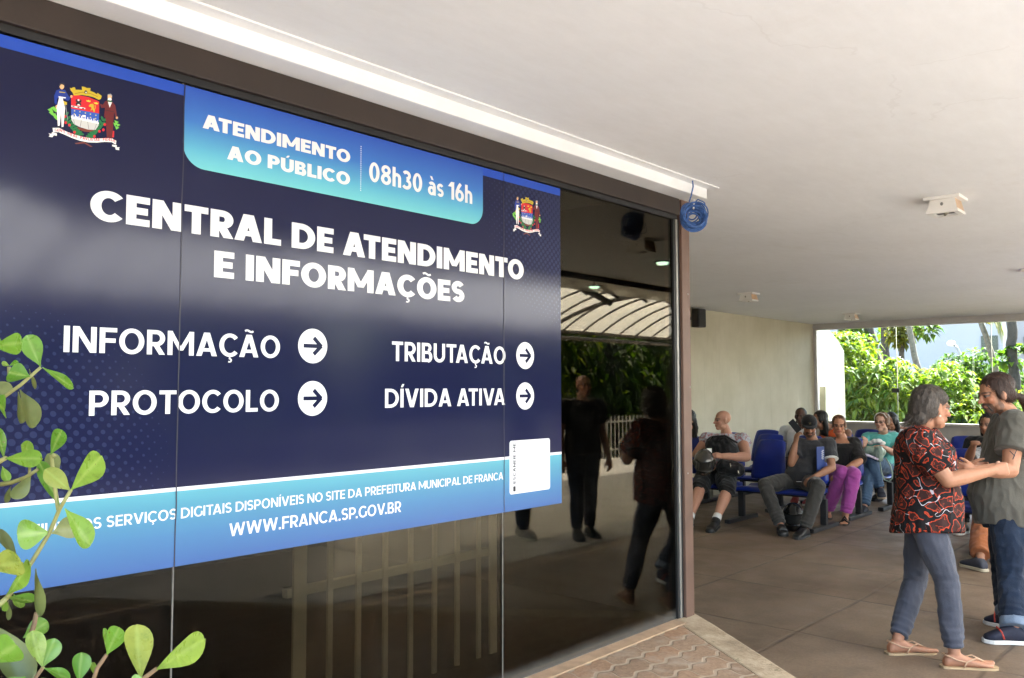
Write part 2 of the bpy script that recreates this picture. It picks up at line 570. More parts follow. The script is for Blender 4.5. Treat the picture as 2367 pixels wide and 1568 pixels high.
# inside of the office
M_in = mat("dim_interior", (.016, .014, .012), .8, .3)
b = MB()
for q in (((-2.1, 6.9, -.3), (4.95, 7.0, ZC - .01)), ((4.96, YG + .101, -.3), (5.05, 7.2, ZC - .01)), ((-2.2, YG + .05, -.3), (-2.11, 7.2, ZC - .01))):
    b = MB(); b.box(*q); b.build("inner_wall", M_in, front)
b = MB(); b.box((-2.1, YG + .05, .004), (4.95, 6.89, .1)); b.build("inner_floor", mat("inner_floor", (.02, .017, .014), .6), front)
# pale railing that stands just behind the glass
rail = empty("railing", (2.9, 3.42, .1), 0, "pale metal bar railing seen through the dark glass under the banner", "railing")
M_rail = mat("cream_paint", (.80, .74, .60), .5, .1)
b = MB(); b.box((2.26, 3.40, .655), (3.62, 3.44, .695)); b.build("rail", M_rail, rail)
b = MB(); b.box((2.26, 3.40, 1.15), (3.62, 3.44, 1.19)); b.build("rail", M_rail, rail)
for i in range(8):
    xx = 2.32 + i * .17
    wd = .035 if i in (0,) else .014
    b = MB(); b.box((xx - wd, 3.385, .1), (xx + wd, 3.3995, 1.19)); b.build("post" if i == 0 else "bar", M_rail, rail)
b = MB(); b.box((3.60, 3.385, .1), (3.655, 3.3995, 1.19)); b.build("post", M_rail, rail)
# two lit lamps inside
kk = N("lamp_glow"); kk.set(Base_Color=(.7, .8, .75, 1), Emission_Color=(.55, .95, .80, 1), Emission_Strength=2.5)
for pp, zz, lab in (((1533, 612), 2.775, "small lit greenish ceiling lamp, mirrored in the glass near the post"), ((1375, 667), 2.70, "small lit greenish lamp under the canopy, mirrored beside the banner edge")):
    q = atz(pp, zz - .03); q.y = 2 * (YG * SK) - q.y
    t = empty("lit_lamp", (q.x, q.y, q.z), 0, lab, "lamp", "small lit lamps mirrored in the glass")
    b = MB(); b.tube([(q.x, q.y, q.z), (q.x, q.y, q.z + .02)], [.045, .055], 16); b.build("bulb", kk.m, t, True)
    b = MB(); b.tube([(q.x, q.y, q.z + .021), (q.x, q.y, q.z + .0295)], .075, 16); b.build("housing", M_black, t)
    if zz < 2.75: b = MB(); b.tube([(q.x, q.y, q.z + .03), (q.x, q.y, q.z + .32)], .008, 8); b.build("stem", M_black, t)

# plaster cornice over the glass front
M_corn = mat("cornice_plaster", (.80, .815, .83), .7, .05, 3, .15, 40)
cor = empty("cornice", (2, 2.8, 2.873), 0, "white plaster cornice band along the ceiling above the brown header", "cornice")
b = MB(); b.box((-4, 2.77, 2.873), (5.06, 3.02, ZC - .002)); b.build("band", M_corn, cor, bevel=.006)
b = MB(); b.box((-4, 2.70, 2.938), (5.10, 2.7695, ZC - .002)); b.build("lip", M_corn, cor, bevel=.004)

# ================================================================== lettering
def rect(x0, y0, x1, y1): return [[(x0, y0), (x1, y0), (x1, y1), (x0, y1)]]
def par(x0, y0, x1, y1, hw): return [[(x0 - hw / 2, y0), (x0 + hw / 2, y0), (x1 + hw / 2, y1), (x1 - hw / 2, y1)]]
def ring(cx, cy, rx, ry, tx, ty, a0=0, a1=360, n=26):
    o = []
    for i in range(n):
        a = math.radians(a0 + (a1 - a0) * i / n); c = math.radians(a0 + (a1 - a0) * (i + 1) / n)
        o.append([(cx + rx * math.cos(a), cy + ry * math.sin(a)), (cx + rx * math.cos(c), cy + ry * math.sin(c)),
                  (cx + (rx - tx) * math.cos(c), cy + (ry - ty) * math.sin(c)), (cx + (rx - tx) * math.cos(a), cy + (ry - ty) * math.sin(a))])
    return o
def stroke(pts, t):
    o = []; n = len(pts); L = []
    for i in range(n):
        a = pts[max(i - 1, 0)]; b_ = pts[min(i + 1, n - 1)]
        dx, dy = b_[0] - a[0], b_[1] - a[1]; q = math.hypot(dx, dy) or 1
        L.append((-dy / q * t / 2, dx / q * t / 2))
    for i in range(n - 1):
        p, q = pts[i], pts[i + 1]
        o.append([(p[0] - L[i][0], p[1] - L[i][1]), (q[0] - L[i + 1][0], q[1] - L[i + 1][1]), (q[0] + L[i + 1][0], q[1] + L[i + 1][1]), (p[0] + L[i][0], p[1] + L[i][1])])
    return o
def arc(cx, cy, rx, ry, a0, a1, n=16): return [(cx + rx * math.cos(math.radians(a0 + (a1 - a0) * i / n)), cy + ry * math.sin(math.radians(a0 + (a1 - a0) * i / n))) for i in range(n + 1)]
def spath(W, H, t):
    ry = (H / 2 - t / 4 - t / 4) / 2 + t * 0.0
    ry = (H - t) / 4; rx = W / 2 - t / 2
    return arc(W / 2, H - t / 2 - ry, rx, ry, 28, 270) + arc(W / 2, t / 2 + ry, rx, ry, 90, -152)[1:]
def glyph(ch, t):
    """list of strokes (each a list of polygons) and the advance width; capital height 1"""
    h = t * .88; e = .002
    if ch == ' ': return [], .30
    if ch == 'I': return [rect(0, 0, t, 1)], t
    if ch in 'EF':
        W = .54 + .3 * t
        o = [rect(0, 0, t, 1), rect(t - e, .5 - h * .5, W * .92, .5 + h * .5), rect(t - e, 1 - h, W, 1)]
        return o + ([rect(t - e, 0, W, h)] if ch == 'E' else []), W
    if ch == 'L': W = .48 + .35 * t; return [rect(0, 0, t, 1), rect(t - e, 0, W, h)], W
    if ch == 'T': W = .60 + .35 * t; return [rect(W / 2 - t / 2, 0, W / 2 + t / 2, 1 - h + e), rect(0, 1 - h, W, 1)], W
    if ch == 'H': W = .7 + .3 * t; return [rect(0, 0, t, 1), rect(W - t, 0, W, 1), rect(t - e, .5 - h / 2, W - t + e, .5 + h / 2)], W
    if ch == 'N': W = .70 + .45 * t; d = t * 1.12; return [rect(0, 0, t, 1), rect(W - t, 0, W, 1), par(W - d / 2, 0, d / 2, 1, d)], W
    if ch == 'M': W = .93 + .5 * t; d = t * .92; return [rect(0, 0, t, 1), rect(W - t, 0, W, 1), par(W / 2, .2, d / 2, 1, d), par(W / 2, .2, W - d / 2, 1, d)], W
    if ch in 'AÃÁÀ':
        W = .74 + .55 * t; d = t * 1.12
        o = [par(d / 2, 0, W / 2 - d * .06, 1, d), par(W - d / 2, 0, W / 2 + d * .06, 1, d), rect(W * .22, .19, W * .78, .19 + h * .85)]
        if ch == 'Ã': o += [stroke([(W * .28 + i * W * .44 / 10, 1.16 + .035 * math.sin(i / 10 * 6.28)) for i in range(11)], .085)]
        return o, W
    if ch == 'V': W = .74 + .5 * t; d = t * 1.12; return [par(W / 2 - d * .06, 0, d / 2, 1, d), par(W / 2 + d * .06, 0, W - d / 2, 1, d)], W
    if ch == 'W':
        W = 1.12 + .6 * t; d = t * 1.06
        return [par(W * .26, 0, d / 2, 1, d), par(W * .26, 0, W / 2, 1, d), par(W * .74, 0, W / 2, 1, d), par(W * .74, 0, W - d / 2, 1, d)], W
    if ch in 'OÕÇCG0':
        W = (.82 + .4 * t) if ch in 'OÕ' else ((.72 + .4 * t) if ch != '0' else .56 + .3 * t)
        if ch in 'OÕ0':
            o = [ring(W / 2, .5, W / 2, .515, t * 1.02, h, 0, 360, 44)]
            if ch == 'Õ': o += [stroke([(W * .3 + i * W * .4 / 10, 1.16 + .035 * math.sin(i / 10 * 6.28)) for i in range(11)], .085)]
            return o, W
        R = (.82 + .4 * t) / 2
        o = [ring(R, .5, R, .515, t * 1.02, h, 42 if ch != 'G' else 44, 318 if ch != 'G' else 322, 34)]
        if ch == 'G': o += [rect(W - t * .8, .1, W + .02, .5), ]
        if ch == 'Ç': o += [stroke([(R, .0), (R - .01, -.08)] + arc(R - .02, -.16, .085, .07, 90, -120, 8), .065)]
        return o, W
    if ch == 'D':
        W = .74 + .4 * t; r = .5
        return [rect(0, 0, t, 1), rect(t - e, 0, W - r + e, h), rect(t - e, 1 - h, W - r + e, 1), ring(W - r, .5, r, .5, t, h, -90, 90, 22)], W
    if ch in 'PRB':
        W = .60 + .38 * t; r = .33; rb = .27
        if ch == 'B':
            return [rect(0, 0, t, 1), rect(t - e, 0, W - rb, h), rect(t - e, .5 - h * .45, W - rb, .5 + h * .45), rect(t - e, 1 - h, W - rb - .03, 1),
                    ring(W - rb, .27, rb, .27 + h * .2, t, h * .95, -90, 80, 16), ring(W - rb - .03, .755, rb * .92, .245, t * .95, h * .95, -80, 90, 16)], W
        o = [rect(0, 0, t, 1), rect(t - e, .34, W - r + e, .34 + h), rect(t - e, 1 - h, W - r + e, 1), ring(W - r, .67, r, .33, t, h, -90, 90, 18)]
        if ch == 'R': o += [par(W - t * .55, 0, W * .52, .36, t * 1.15)]
        return o, W
    if ch == 'S': W = .56 + .35 * t; return [stroke(spath(W, 1.02, t * .93), t * .93)], W
    if ch in 'UÚ':
        W = .68 + .36 * t; r = W / 2
        o = [rect(0, r - e, t, 1), rect(W - t, r - e, W, 1), ring(r, r - .012, r, r, t, h, 180, 360, 24)]
        if ch == 'Ú': o += [par(W * .46, 1.08, W * .60, 1.25, .13)]
        return o, W
    if ch == 'Í': return [rect(0, 0, t, 1), par(t * .45, 1.08, t * .9, 1.25, .12)], t
    if ch == 'Z': W = .56 + .3 * t; return [rect(0, 0, W, h), rect(0, 1 - h, W, 1), par(t * .6, h * .9, W - t * .6, 1 - h * .9, t * 1.2)], W
    if ch == '.': return [rect(0, 0, t * 1.05, t * 1.05)], t * 1.05
    if ch == '-': return [rect(0, .38, .3, .38 + h)], .3
    if ch == '·': return [rect(0, .42, .12, .55)], .12
    if ch == '1': W = .26 + .5 * t; return [rect(W - t, 0, W, 1), par(W * .12, .72, W - t * .5, 1, t * 1.3)], W
    if ch == '8': W = .56 + .3 * t; return [ring(W / 2, .28, W / 2, .295, t, h, 0, 360, 30), ring(W / 2, .755, W / 2 * .92, .26, t * .95, h * .95, 0, 360, 30)], W
    if ch == '3':
        W = .52 + .3 * t; r = W / 2
        return [stroke(arc(r * .9, .745, r - t / 2, .255 - h / 2, 150, -90, 14), t * .95), stroke(arc(r * .9, .28, r - t / 2 + .03, .28 - h / 2 + .01, 90, -150, 14), t * .95)], W
    if ch == '6':
        W = .56 + .3 * t
        return [ring(W / 2, .32, W / 2, .335, t, h, 0, 360, 30), stroke([(t / 2, .33), (t * .62, .55), (W * .38, .8), (W * .62, 1.0)], t)], W
    if ch == 'h':
        W = .46 + .4 * t; r = W / 2
        return [rect(0, 0, t, 1.04), rect(W - t, 0, W, .74 - r + e), ring(r, .74 - r, r, r, t, h, 0, 150, 16)], W
    if ch == 'à':
        W = .46 + .4 * t
        return [ring(W * .46, .24, W * .46, .255, t * .9, h * .9, 0, 360, 22), rect(W - t * .95, 0, W, .52), stroke(arc(W * .5, .5, W * .45 - t * .4, .24 - h / 2, 5, 150, 10), t * .9), par(W * .58, .84, W * .38, 1.04, .14)], W
    if ch == 's': W = .40 + .3 * t; return [stroke(spath(W, .74, t * .85), t * .85)], W
    return [], .3


def text_polys(txt, t, track):
    x = 0; o = []; pv = ' '
    for ch in txt:
        st, wd = glyph(ch, t)
        x -= {'AT': .13, 'TA': .13, 'AV': .12, 'VA': .12, 'ÇÃ': .04, 'FO': .02, 'RA': .03, 'LI': 0, 'TO': .04, 'P.': .1, 'V.': .1, 'TU': .01, 'A.': 0}.get(pv + ch, 0); pv = ch
        for s_ in st: o.append([[(px + x, py) for px, py in poly] for poly in s_])
        x += wd + (track if ch != ' ' else 0)
    return o, x - track


YS = 2.9275           # face of the banner
def letters(name, txt, t, x0, x1, z0, capz, mtl, parent, track=.10, lift=.0006, rot=False):
    """one line of printed words; every word is a mesh of its own"""
    st, wd = text_polys(txt, t, track); sx = (x1 - x0) / wd; i = 0; at = 0.0; out = None
    for word in txt.split(' '):
        k0 = txt.index(word, int(at)); at = k0 + len(word)
        pre, _w = text_polys(txt[:k0], t, track); n0 = len(pre); cur, _w = text_polys(txt[:k0 + len(word)], t, track)
        b_ = MB()
        for s_ in cur[n0:]:
            i += 1; y = YS - lift - .00006 * (i % 7)
            for poly in s_:
                if rot: pts = [(x0 - p[1] * capz, y, z0 + p[0] * rot) for p in poly]
                else: pts = [(x0 + p[0] * sx, y, z0 + p[1] * capz) for p in poly]
                b_.add(pts, [tuple(range(len(pts)))])
        out = b_.build(name, mtl, parent)
    return out


# ---- banner materials
def vinyl(k, rough=.16):
    k.set(Roughness=rough, Specular_IOR_Level=.27, IOR=1.5)
    k.bump(k.noise(3.0, 3), .02, .02)
    return k.m
k = N("navy_vinyl")
co = k.coord(); x, y, z = k.xyz(co)
def dots(u, v, pitch):
    a = k.math('DIVIDE', u, pitch); r_ = k.math('DIVIDE', v, pitch * .5)
    rowi = k.math('FLOOR', r_)
    a2 = k.math('ADD', a, k.math('MULTIPLY', k.math('MODULO', k.math('ABSOLUTE', rowi), 2.0), .5))
    fu = k.math('SUBTRACT', k.math('FRACT', a2), .5); fv_ = k.math('MULTIPLY', k.math('SUBTRACT', k.math('FRACT', r_), .5), .5)
    return k.math('SQRT', k.math('ADD', k.math('MULTIPLY', fu, fu), k.math('MULTIPLY', fv_, fv_)))
d1 = dots(k.math('ADD', x, k.math('MULTIPLY', z, .12)), z, .043)
fall1 = k.math('SUBTRACT', 1.0, k.math('DIVIDE', k.math('SQRT', k.math('ADD', k.math('POWER', k.math('SUBTRACT', x, .95), 2.0), k.math('POWER', k.math('SUBTRACT', z, 1.38), 2.0))), .52), clamp=True)
m1 = k.smooth(k.math('SUBTRACT', k.math('MULTIPLY', k.math('POWER', fall1, .6), .30), d1), -.01, .03)
m1 = k.math('MULTIPLY', m1, k.math('GREATER_THAN', fall1, .03))
d2 = dots(x, k.math('ADD', z, k.math('MULTIPLY', x, .1)), .037)
fall2 = k.math('SUBTRACT', 1.0, k.math('DIVIDE', k.math('SQRT', k.math('ADD', k.math('POWER', k.math('SUBTRACT', x, 3.72), 2.0), k.math('POWER', k.math('SUBTRACT', z, 2.62), 2.0))), .70), clamp=True)
m2_ = k.smooth(k.math('SUBTRACT', k.math('MULTIPLY', k.math('POWER', fall2, .6), .42), d2), -.01, .03)
m2_ = k.math('MULTIPLY', m2_, k.math('GREATER_THAN', fall2, .03))
k.l(k.mix(k.math('MULTIPLY', k.math('MAXIMUM', m1, m2_), .55), (.0095, .0115, .043, 1), (.030, .040, .105, 1)), k.p.inputs["Base Color"])
M_navy = vinyl(k, .12)
def zgrad(name, *stops):
    k_ = N(name); z_ = k_.xyz(k_.coord())[2]
    f = k_.n("ShaderNodeMapRange"); k_.l(z_, f.inputs[0]); f.inputs[1].default_value = stops[0][0]; f.inputs[2].default_value = stops[-1][0]
    a, c_ = stops[0][0], stops[-1][0]
    k_.l(k_.ramp(f.outputs[0], *[((s_[0] - a) / (c_ - a), tuple(v_ * .70 for v_ in s_[1][:3])) for s_ in stops]), k_.p.inputs["Base Color"])
    return vinyl(k_, .2)
M_tab = zgrad("tab_vinyl", (2.43, srgb(128, 222, 228)), (2.50, srgb(105, 192, 226)), (2.60, srgb(72, 132, 215)), (2.727, srgb(56, 95, 200)))
M_band = zgrad("footer_vinyl", (.987, srgb(68, 108, 172)), (1.10, srgb(74, 134, 182)), (1.20, srgb(88, 164, 190)), (1.262, srgb(106, 188, 202)))
k = N("blue_vinyl"); k.set(Base_Color=tuple(v_ * .75 for v_ in srgb(48, 88, 200)[:3]) + (1,)); M_blue = vinyl(k, .2)
k = N("white_vinyl"); k.set(Base_Color=(.70, .70, .71, 1)); M_white = vinyl(k, .3)
k = N("black_vinyl"); k.set(Base_Color=(.015, .015, .02, 1)); M_ink = vinyl(k, .3)

sign = empty("banner", (2.265, YG, .987), 0, "large navy and blue vinyl banner on the glass reading CENTRAL DE ATENDIMENTO", "sign")
X0, X1, Z0, Z1 = .85, 3.683, .987, 2.727
b = MB(); b.box((X0, YS, Z0), (X1, YG - .0005, Z1)); b.build("panel", M_navy, sign)
def flat(name, pts, m, lift, parent=sign):
    b_ = MB(); b_.add([(p[0], YS - lift, p[1]) for p in pts], [tuple(range(len(pts)))]); return b_.build(name, m, parent)
flat("top_strip", [(X0, 2.686), (1.479, 2.686), (1.479, Z1), (X0, Z1)], M_blue, .0002)
flat("top_strip", [(3.059, 2.686), (X1, 2.686), (X1, Z1), (3.059, Z1)], M_blue, .0002)
r = .085
flat("hours_tab", [(1.479, Z1)] + [(1.479 + r + r * math.cos(math.radians(a)), 2.428 + r + r * math.sin(math.radians(a))) for a in range(180, 271, 9)] +
     [(3.059 - r + r * math.cos(math.radians(a)), 2.428 + r + r * math.sin(math.radians(a))) for a in range(270, 361, 9)] + [(3.059, Z1)], M_tab, .0002)
flat("footer_band", [(X0, Z0), (X1, Z0), (X1, 1.252), (X0, 1.252)], M_band, .0002)
flat("white_rule", [(X0, 1.252), (X1, 1.252), (X1, 1.266), (X0, 1.266)], M_white, .0003)
for args in (("ATENDIMENTO", .26, 1.554, 2.232, 2.584, .054, .07), ("AO PÚBLICO", .26, 1.655, 2.232, 2.487, .054, .07),
             ("08h30 às 16h", .19, 2.336, 2.982, 2.527, .086, .09),
             ("CENTRAL DE ATENDIMENTO", .265, 1.160, 3.370, 2.184, .103, .07), ("E INFORMAÇÕES", .265, 1.610, 2.928, 2.032, .100, .07),
             ("INFORMAÇÃO", .19, 1.088, 1.897, 1.737, .086, .10), ("PROTOCOLO", .19, 1.173, 1.895, 1.528, .083, .10),
             ("TRIBUTAÇÃO", .19, 2.472, 3.226, 1.738, .088, .10), ("DÍVIDA ATIVA", .19, 2.434, 3.222, 1.530, .084, .10),
             ("UTILIZE OS SERVIÇOS DIGITAIS DISPONÍVEIS NO SITE DA PREFEITURA MUNICIPAL DE FRANCA", .165, .970, 3.207, 1.154, .037, .10),
             ("WWW.FRANCA.SP.GOV.BR", .17, 1.690, 2.530, 1.065, .048, .10)):
    tx, t_, a0, a1, zb, cp, trk = args
    letters("lettering", tx, t_, a0, a1, zb, cp, M_white, sign, trk)
for cx_, cz_, rr in ((2.052, 1.790, .071), (2.054, 1.576, .071), (3.381, 1.786, .071), (3.380, 1.574, .071)):
    d_ = flat("arrow_disc", [(cx_ + rr * math.cos(a * math.pi / 24), cz_ + rr * math.sin(a * math.pi / 24)) for a in range(48)], M_white, .0006)
    b_ = MB()
    for i, poly in enumerate((rect(cx_ - .045, cz_ - .008, cx_ + .036, cz_ + .008)[0], *[q[0] for q in (stroke([(cx_ + .004, cz_ + .034), (cx_ + .042, cz_ - .002)], .017), stroke([(cx_ + .042, cz_ + .002), (cx_ + .004, cz_ - .034)], .017))])):
        b_.add([(p[0], YS - .001 - .0001 * i, p[1]) for p in poly], [(0, 1, 2, 3)])
    b_.build("arrow", M_navy, d_)
b_ = MB()
for i in range(22):
    zz = 2.474 + i * .0092
    b_.add([(2.288, YS - .0006, zz), (2.292, YS - .0006, zz), (2.292, YS - .0006, zz + .005), (2.288, YS - .0006, zz + .005)], [(0, 1, 2, 3)])
b_.build("dashed_line", M_white, sign)
rr = .014
def rrect(x0, z0, x1, z1, r):
    o = []
    for cx_, cz_, a0 in ((x1 - r, z1 - r, 0), (x0 + r, z1 - r, 90), (x0 + r, z0 + r, 180), (x1 - r, z0 + r, 270)):
        o += [(cx_ + r * math.cos(math.radians(a0 + a)), cz_ + r * math.sin(math.radians(a0 + a))) for a in range(0, 91, 15)]
    return o
lb = flat("code_label", rrect(3.256, 1.072, 3.582, 1.345, .014), M_white, .0008)
letters("lettering", "ESCANEIE-ME", .2, 3.302, 0, 1.125, .019, M_ink, lb, .12, .0014, rot=.0252)
ph = flat("phone_mark", rrect(3.283, 1.085, 3.302, 1.112, .004), M_ink, .0012, lb)
M_seam = mat("seam_line", (.012, .012, .03), .35, .3)
for xj in (1.48, 3.214):
    n = 24; b_ = MB()
    pts = [(xj + .003 * mnoise.noise(V((xj, i * .7, 0))), Z0 + (Z1 - Z0) * i / n) for i in range(n + 1)]
    for q in stroke(pts, .0045): b_.add([(p[0], YS - .0017, p[1]) for p in q], [(0, 1, 2, 3)])
    b_.build("seam", M_seam, sign)

# ---- the two crests
kc = crop(80, 180, 1853 / 260)
CM = {n: vinyl(N("crest_" + n).set(Base_Color=c), .3) for n, c in dict(
    red=srgb(200, 40, 48), blue=srgb(45, 85, 175), silver=(.52, .53, .53, 1), gold=srgb(190, 168, 48), white=(.8, .8, .8, 1), navy=srgb(28, 55, 140),
    maroon=srgb(98, 34, 38), green=srgb(30, 105, 60), lime=srgb(110, 185, 70), skin=srgb(222, 178, 130), black=(.02, .02, .025, 1), brown=srgb(110, 52, 40), yellow=srgb(222, 205, 60), grey=(.3, .32, .34, 1)).items()}
CN = list(CM)
def elp(cx_, cy_, a, b2, rot=0, n=14):
    c_, s_ = math.cos(rot), math.sin(rot)
    return [(cx_ + a * math.cos(2 * math.pi * i / n) * c_ - b2 * math.sin(2 * math.pi * i / n) * s_, cy_ + a * math.cos(2 * math.pi * i / n) * s_ + b2 * math.sin(2 * math.pi * i / n) * c_) for i in range(n)]
CR = []
def cp(col, pts): CR.append((col, pts))
cp('brown', [(760, 1270), (930, 1245), (1080, 1335), (1040, 1338), (930, 1275), (780, 1288)])
for px, py in ((330, 690), (350, 740), (385, 660), (420, 690), (400, 780), (440, 830)): cp('lime', [(px - 55, py - 20), (px + 10, py - 45), (px + 50, py + 20), (px, py + 30)])
for px, py in ((1490, 900), (1520, 950), (1500, 1000), (1470, 940)): cp('lime', [(px - 25, py - 40), (px + 55, py - 5), (px, py + 30)])
for i in range(9):
    t_ = i / 8
    px, py = 590 + 260 * t_, 760 + 360 * t_ ** .8
    cp('green', elp(px - 18, py + 25, 48, 22, .5 + t_)); cp('green', elp(px + 28, py - 8, 48, 22, -.9 + t_))
    px, py = 1280 - 250 * t_, 830 + 320 * t_ ** .8
    cp('green', elp(px + 18, py + 25, 48, 22, -.3 - t_)); cp('green', elp(px - 28, py + 5, 48, 22, 1.2 - t_))
for px, py in ((600, 905), (665, 950), (755, 1075), (590, 795), (1295, 940), (1200, 1060), (1270, 1035), (1110, 1150)): cp('red', elp(px, py, 24, 26))
cp('brown', [(790, 985), (1110, 1045), (1020, 1075), (930, 1068), (850, 1035)])
cp('silver', [(695, 795), (1190, 905), (1180, 960), (1130, 1035), (1000, 1030), (850, 985), (745, 930), (702, 860)])
for l_ in (((740, 850), (755, 930)), ((880, 860), (855, 985)), ((990, 890), (1010, 1025)), ((1150, 925), (1110, 1030))): cp('black', [(l_[0][0] - 3, l_[0][1]), (l_[0][0] + 3, l_[0][1]), (l_[1][0] + 3, l_[1][1]), (l_[1][0] - 3, l_[1][1])])
cp('blue', [(695, 655), (1195, 745), (1190, 905), (695, 795)])
for i in range(22):
    px = 698 + i * 22; py = 800 + i * 4.9; hh = (22, 40, 14, 55, 30)[i % 5]
    cp('white', [(px, py), (px + 15, py + 3), (px + 15, py - hh), (px, py - hh)])
cp('white', [(698, 800), (1190, 905), (1188, 930), (700, 826)])
for px, py in ((757, 695), (852, 712), (950, 735), (1040, 755), (1135, 775), (755, 752), (850, 772), (1040, 815), (1130, 835)):
    cp('yellow', [(px + (17 if j % 2 == 0 else 7) * math.sin(j * math.pi / 5), py - (17 if j % 2 == 0 else 7) * math.cos(j * math.pi / 5)) for j in range(10)])
cp('white', [(895, 770), (955, 775), (955, 810), (895, 805)])
cp('red', [(697, 425), (800, 412), (1000, 450), (1195, 530), (1195, 745), (695, 655)])
cp('black', [(775, 490), (800, 485), (800, 510), (855, 520), (855, 490), (880, 500), (878, 545), (850, 548), (875, 570), (875, 605), (775, 590), (775, 560), (800, 545), (775, 530)])
cp('white', elp(826, 505, 16, 18)); cp('white', [(815, 575), (840, 578), (860, 605), (800, 598)])
cp('white', [(700, 598), (948, 645), (945, 668), (700, 625)])
for px, py in ((735, 616), (825, 636), (910, 655)): cp('black', elp(px, py, 24, 9, .2))
cp('gold', [(1010, 600), (1040, 575), (1080, 570), (1100, 590), (1098, 640), (1120, 690), (1115, 720), (1090, 715), (1080, 665), (1050, 695), (1040, 685), (1060, 650), (1050, 625), (1012, 622)])
cp('gold', [(1115, 590), (1130, 600), (1130, 650), (1108, 690), (1118, 640)])
for px, py in ((1005, 518), (1140, 558)): cp('yellow', [(px - 45, py - 18), (px - 20, py - 4), (px, py - 18), (px + 20, py), (px + 42, py - 5), (px + 28, py + 22), (px - 30, py + 12)])
cp('gold', [(675, 285), (700, 295), (735, 275), (765, 280), (775, 320), (830, 320), (890, 325), (885, 262), (935, 270), (975, 290), (1040, 290), (1035, 340), (1100, 365), (1150, 400), (1165, 375), (1240, 430), (1225, 480), (1190, 500), (1100, 455), (1000, 430), (880, 412), (745, 425), (720, 370), (685, 330)])
cp('brown', [(760, 385), (900, 360), (1040, 385), (1170, 440), (1168, 446), (1040, 393), (900, 368), (760, 393)])
cp('black', elp(957, 362, 26, 32)); cp('white', elp(960, 370, 12, 14))
cp('skin', elp(530, 255, 42, 58)); cp('black', [(480, 250), (490, 205), (540, 192), (580, 215), (578, 280), (566, 240), (520, 220), (492, 255)])
cp('navy', [(430, 330), (495, 312), (590, 325), (650, 430), (690, 470), (640, 520), (590, 500), (560, 480), (450, 470), (435, 590), (400, 560), (392, 430)])
cp('gold', [(485, 350), (590, 365), (590, 380), (485, 368)])
cp('skin', elp(435, 625, 18, 32)); cp('skin', elp(700, 440, 20, 24))
cp('white', [(470, 435), (600, 455), (600, 475), (545, 470), (588, 650), (558, 980), (525, 985), (515, 720), (492, 960), (458, 965), (438, 640), (480, 470)])
cp('gold', [(560, 520), (620, 545), (618, 590), (575, 590)]); cp('grey', [(592, 595), (602, 595), (638, 855), (630, 858)])
cp('black', [(450, 965), (490, 962), (492, 985), (440, 985)]); cp('black', [(520, 985), (560, 982), (562, 1005), (515, 1002)])
cp('skin', elp(1382, 448, 36, 52)); cp('white', elp(1382, 492, 36, 30)); cp('grey', [(1340, 425), (1350, 398), (1400, 392), (1425, 420), (1424, 460), (1412, 425), (1362, 415)])
cp('maroon', [(1300, 525), (1340, 510), (1430, 535), (1480, 600), (1515, 805), (1485, 810), (1460, 720), (1452, 835), (1432, 1180), (1330, 1170), (1312, 830), (1283, 800), (1298, 640), (1232, 645), (1205, 570), (1230, 575), (1260, 590)])
cp('white', [(1350, 535), (1422, 545), (1382, 640)]); cp('green', [(1335, 500), (1425, 520), (1420, 545), (1345, 528)])
cp('black', [(1305, 680), (1455, 705), (1454, 715), (1305, 690)]); cp('skin', elp(1510, 820, 20, 22)); cp('red', [(1440, 1050), (1462, 1060), (1458, 1170), (1425, 1165)])
cp('white', [(365, 1000), (480, 1000), (620, 1070), (760, 1120), (900, 1160), (1050, 1185), (1200, 1190), (1340, 1180), (1430, 1190), (1500, 1230), (1490, 1300), (1420, 1255), (1300, 1248), (1150, 1262), (1000, 1258), (850, 1228), (700, 1175), (580, 1120), (470, 1075), (375, 1080)])
cp('white', [(290, 1095), (345, 1108), (355, 1078), (440, 1098), (440, 1142), (385, 1130), (360, 1167), (295, 1155), (320, 1125)])
cp('white', [(1430, 1298), (1510, 1310), (1505, 1345), (1562, 1345), (1545, 1367), (1555, 1397), (1490, 1385), (1480, 1342), (1425, 1325)])
path = [(400, 1062), (500, 1066), (620, 1118), (760, 1167), (900, 1206), (1050, 1232), (1200, 1234), (1340, 1228), (1425, 1238), (1482, 1272)]
seg_l = [math.dist(path[i], path[i + 1]) for i in range(len(path) - 1)]
tot = sum(seg_l)
def on_path(s_):
    for i, L_ in enumerate(seg_l):
        if s_ <= L_ or i == len(seg_l) - 1:
            t_ = s_ / L_; a, c_ = path[i], path[i + 1]
            return a[0] + (c_[0] - a[0]) * t_, a[1] + (c_[1] - a[1]) * t_
        s_ -= L_
st, wd = text_polys("GENTI · MEAE · PAVLISTAE · FIDELIS", .2, .12)
for s_ in st:
    for poly in s_:
        o = []
        for px, py in poly:
            q = on_path(max(0, px / wd * tot)); o.append((q[0], q[1] - py * 50))
        cp('red', o)
def crest(fn):
    b_ = MB()
    for i, (col, pts) in enumerate(CR):
        b_.cur = CN.index(col)
        qs = [fn(aty(kc(*p), YS)) for p in pts]
        b_.add([(q[0], YS - .0006 - .000004 * i, q[1]) for q in qs], [tuple(range(len(qs)))])
    me = b_.mesh("crest")
    for n in CN: me.materials.append(CM[n])
    return link("crest", me, None, sign)
crest(lambda q: (q.x, q.z))
crest(lambda q: (3.283 + (q.x - 1.022) * .235 / .232, 2.423 + (q.z - 2.423) * 1.02))

for o_ in list(COL.objects):
    if o_.parent is None and o_.name.split(".")[0] in ("glazed_office", "railing", "cornice", "banner"): survey(o_)

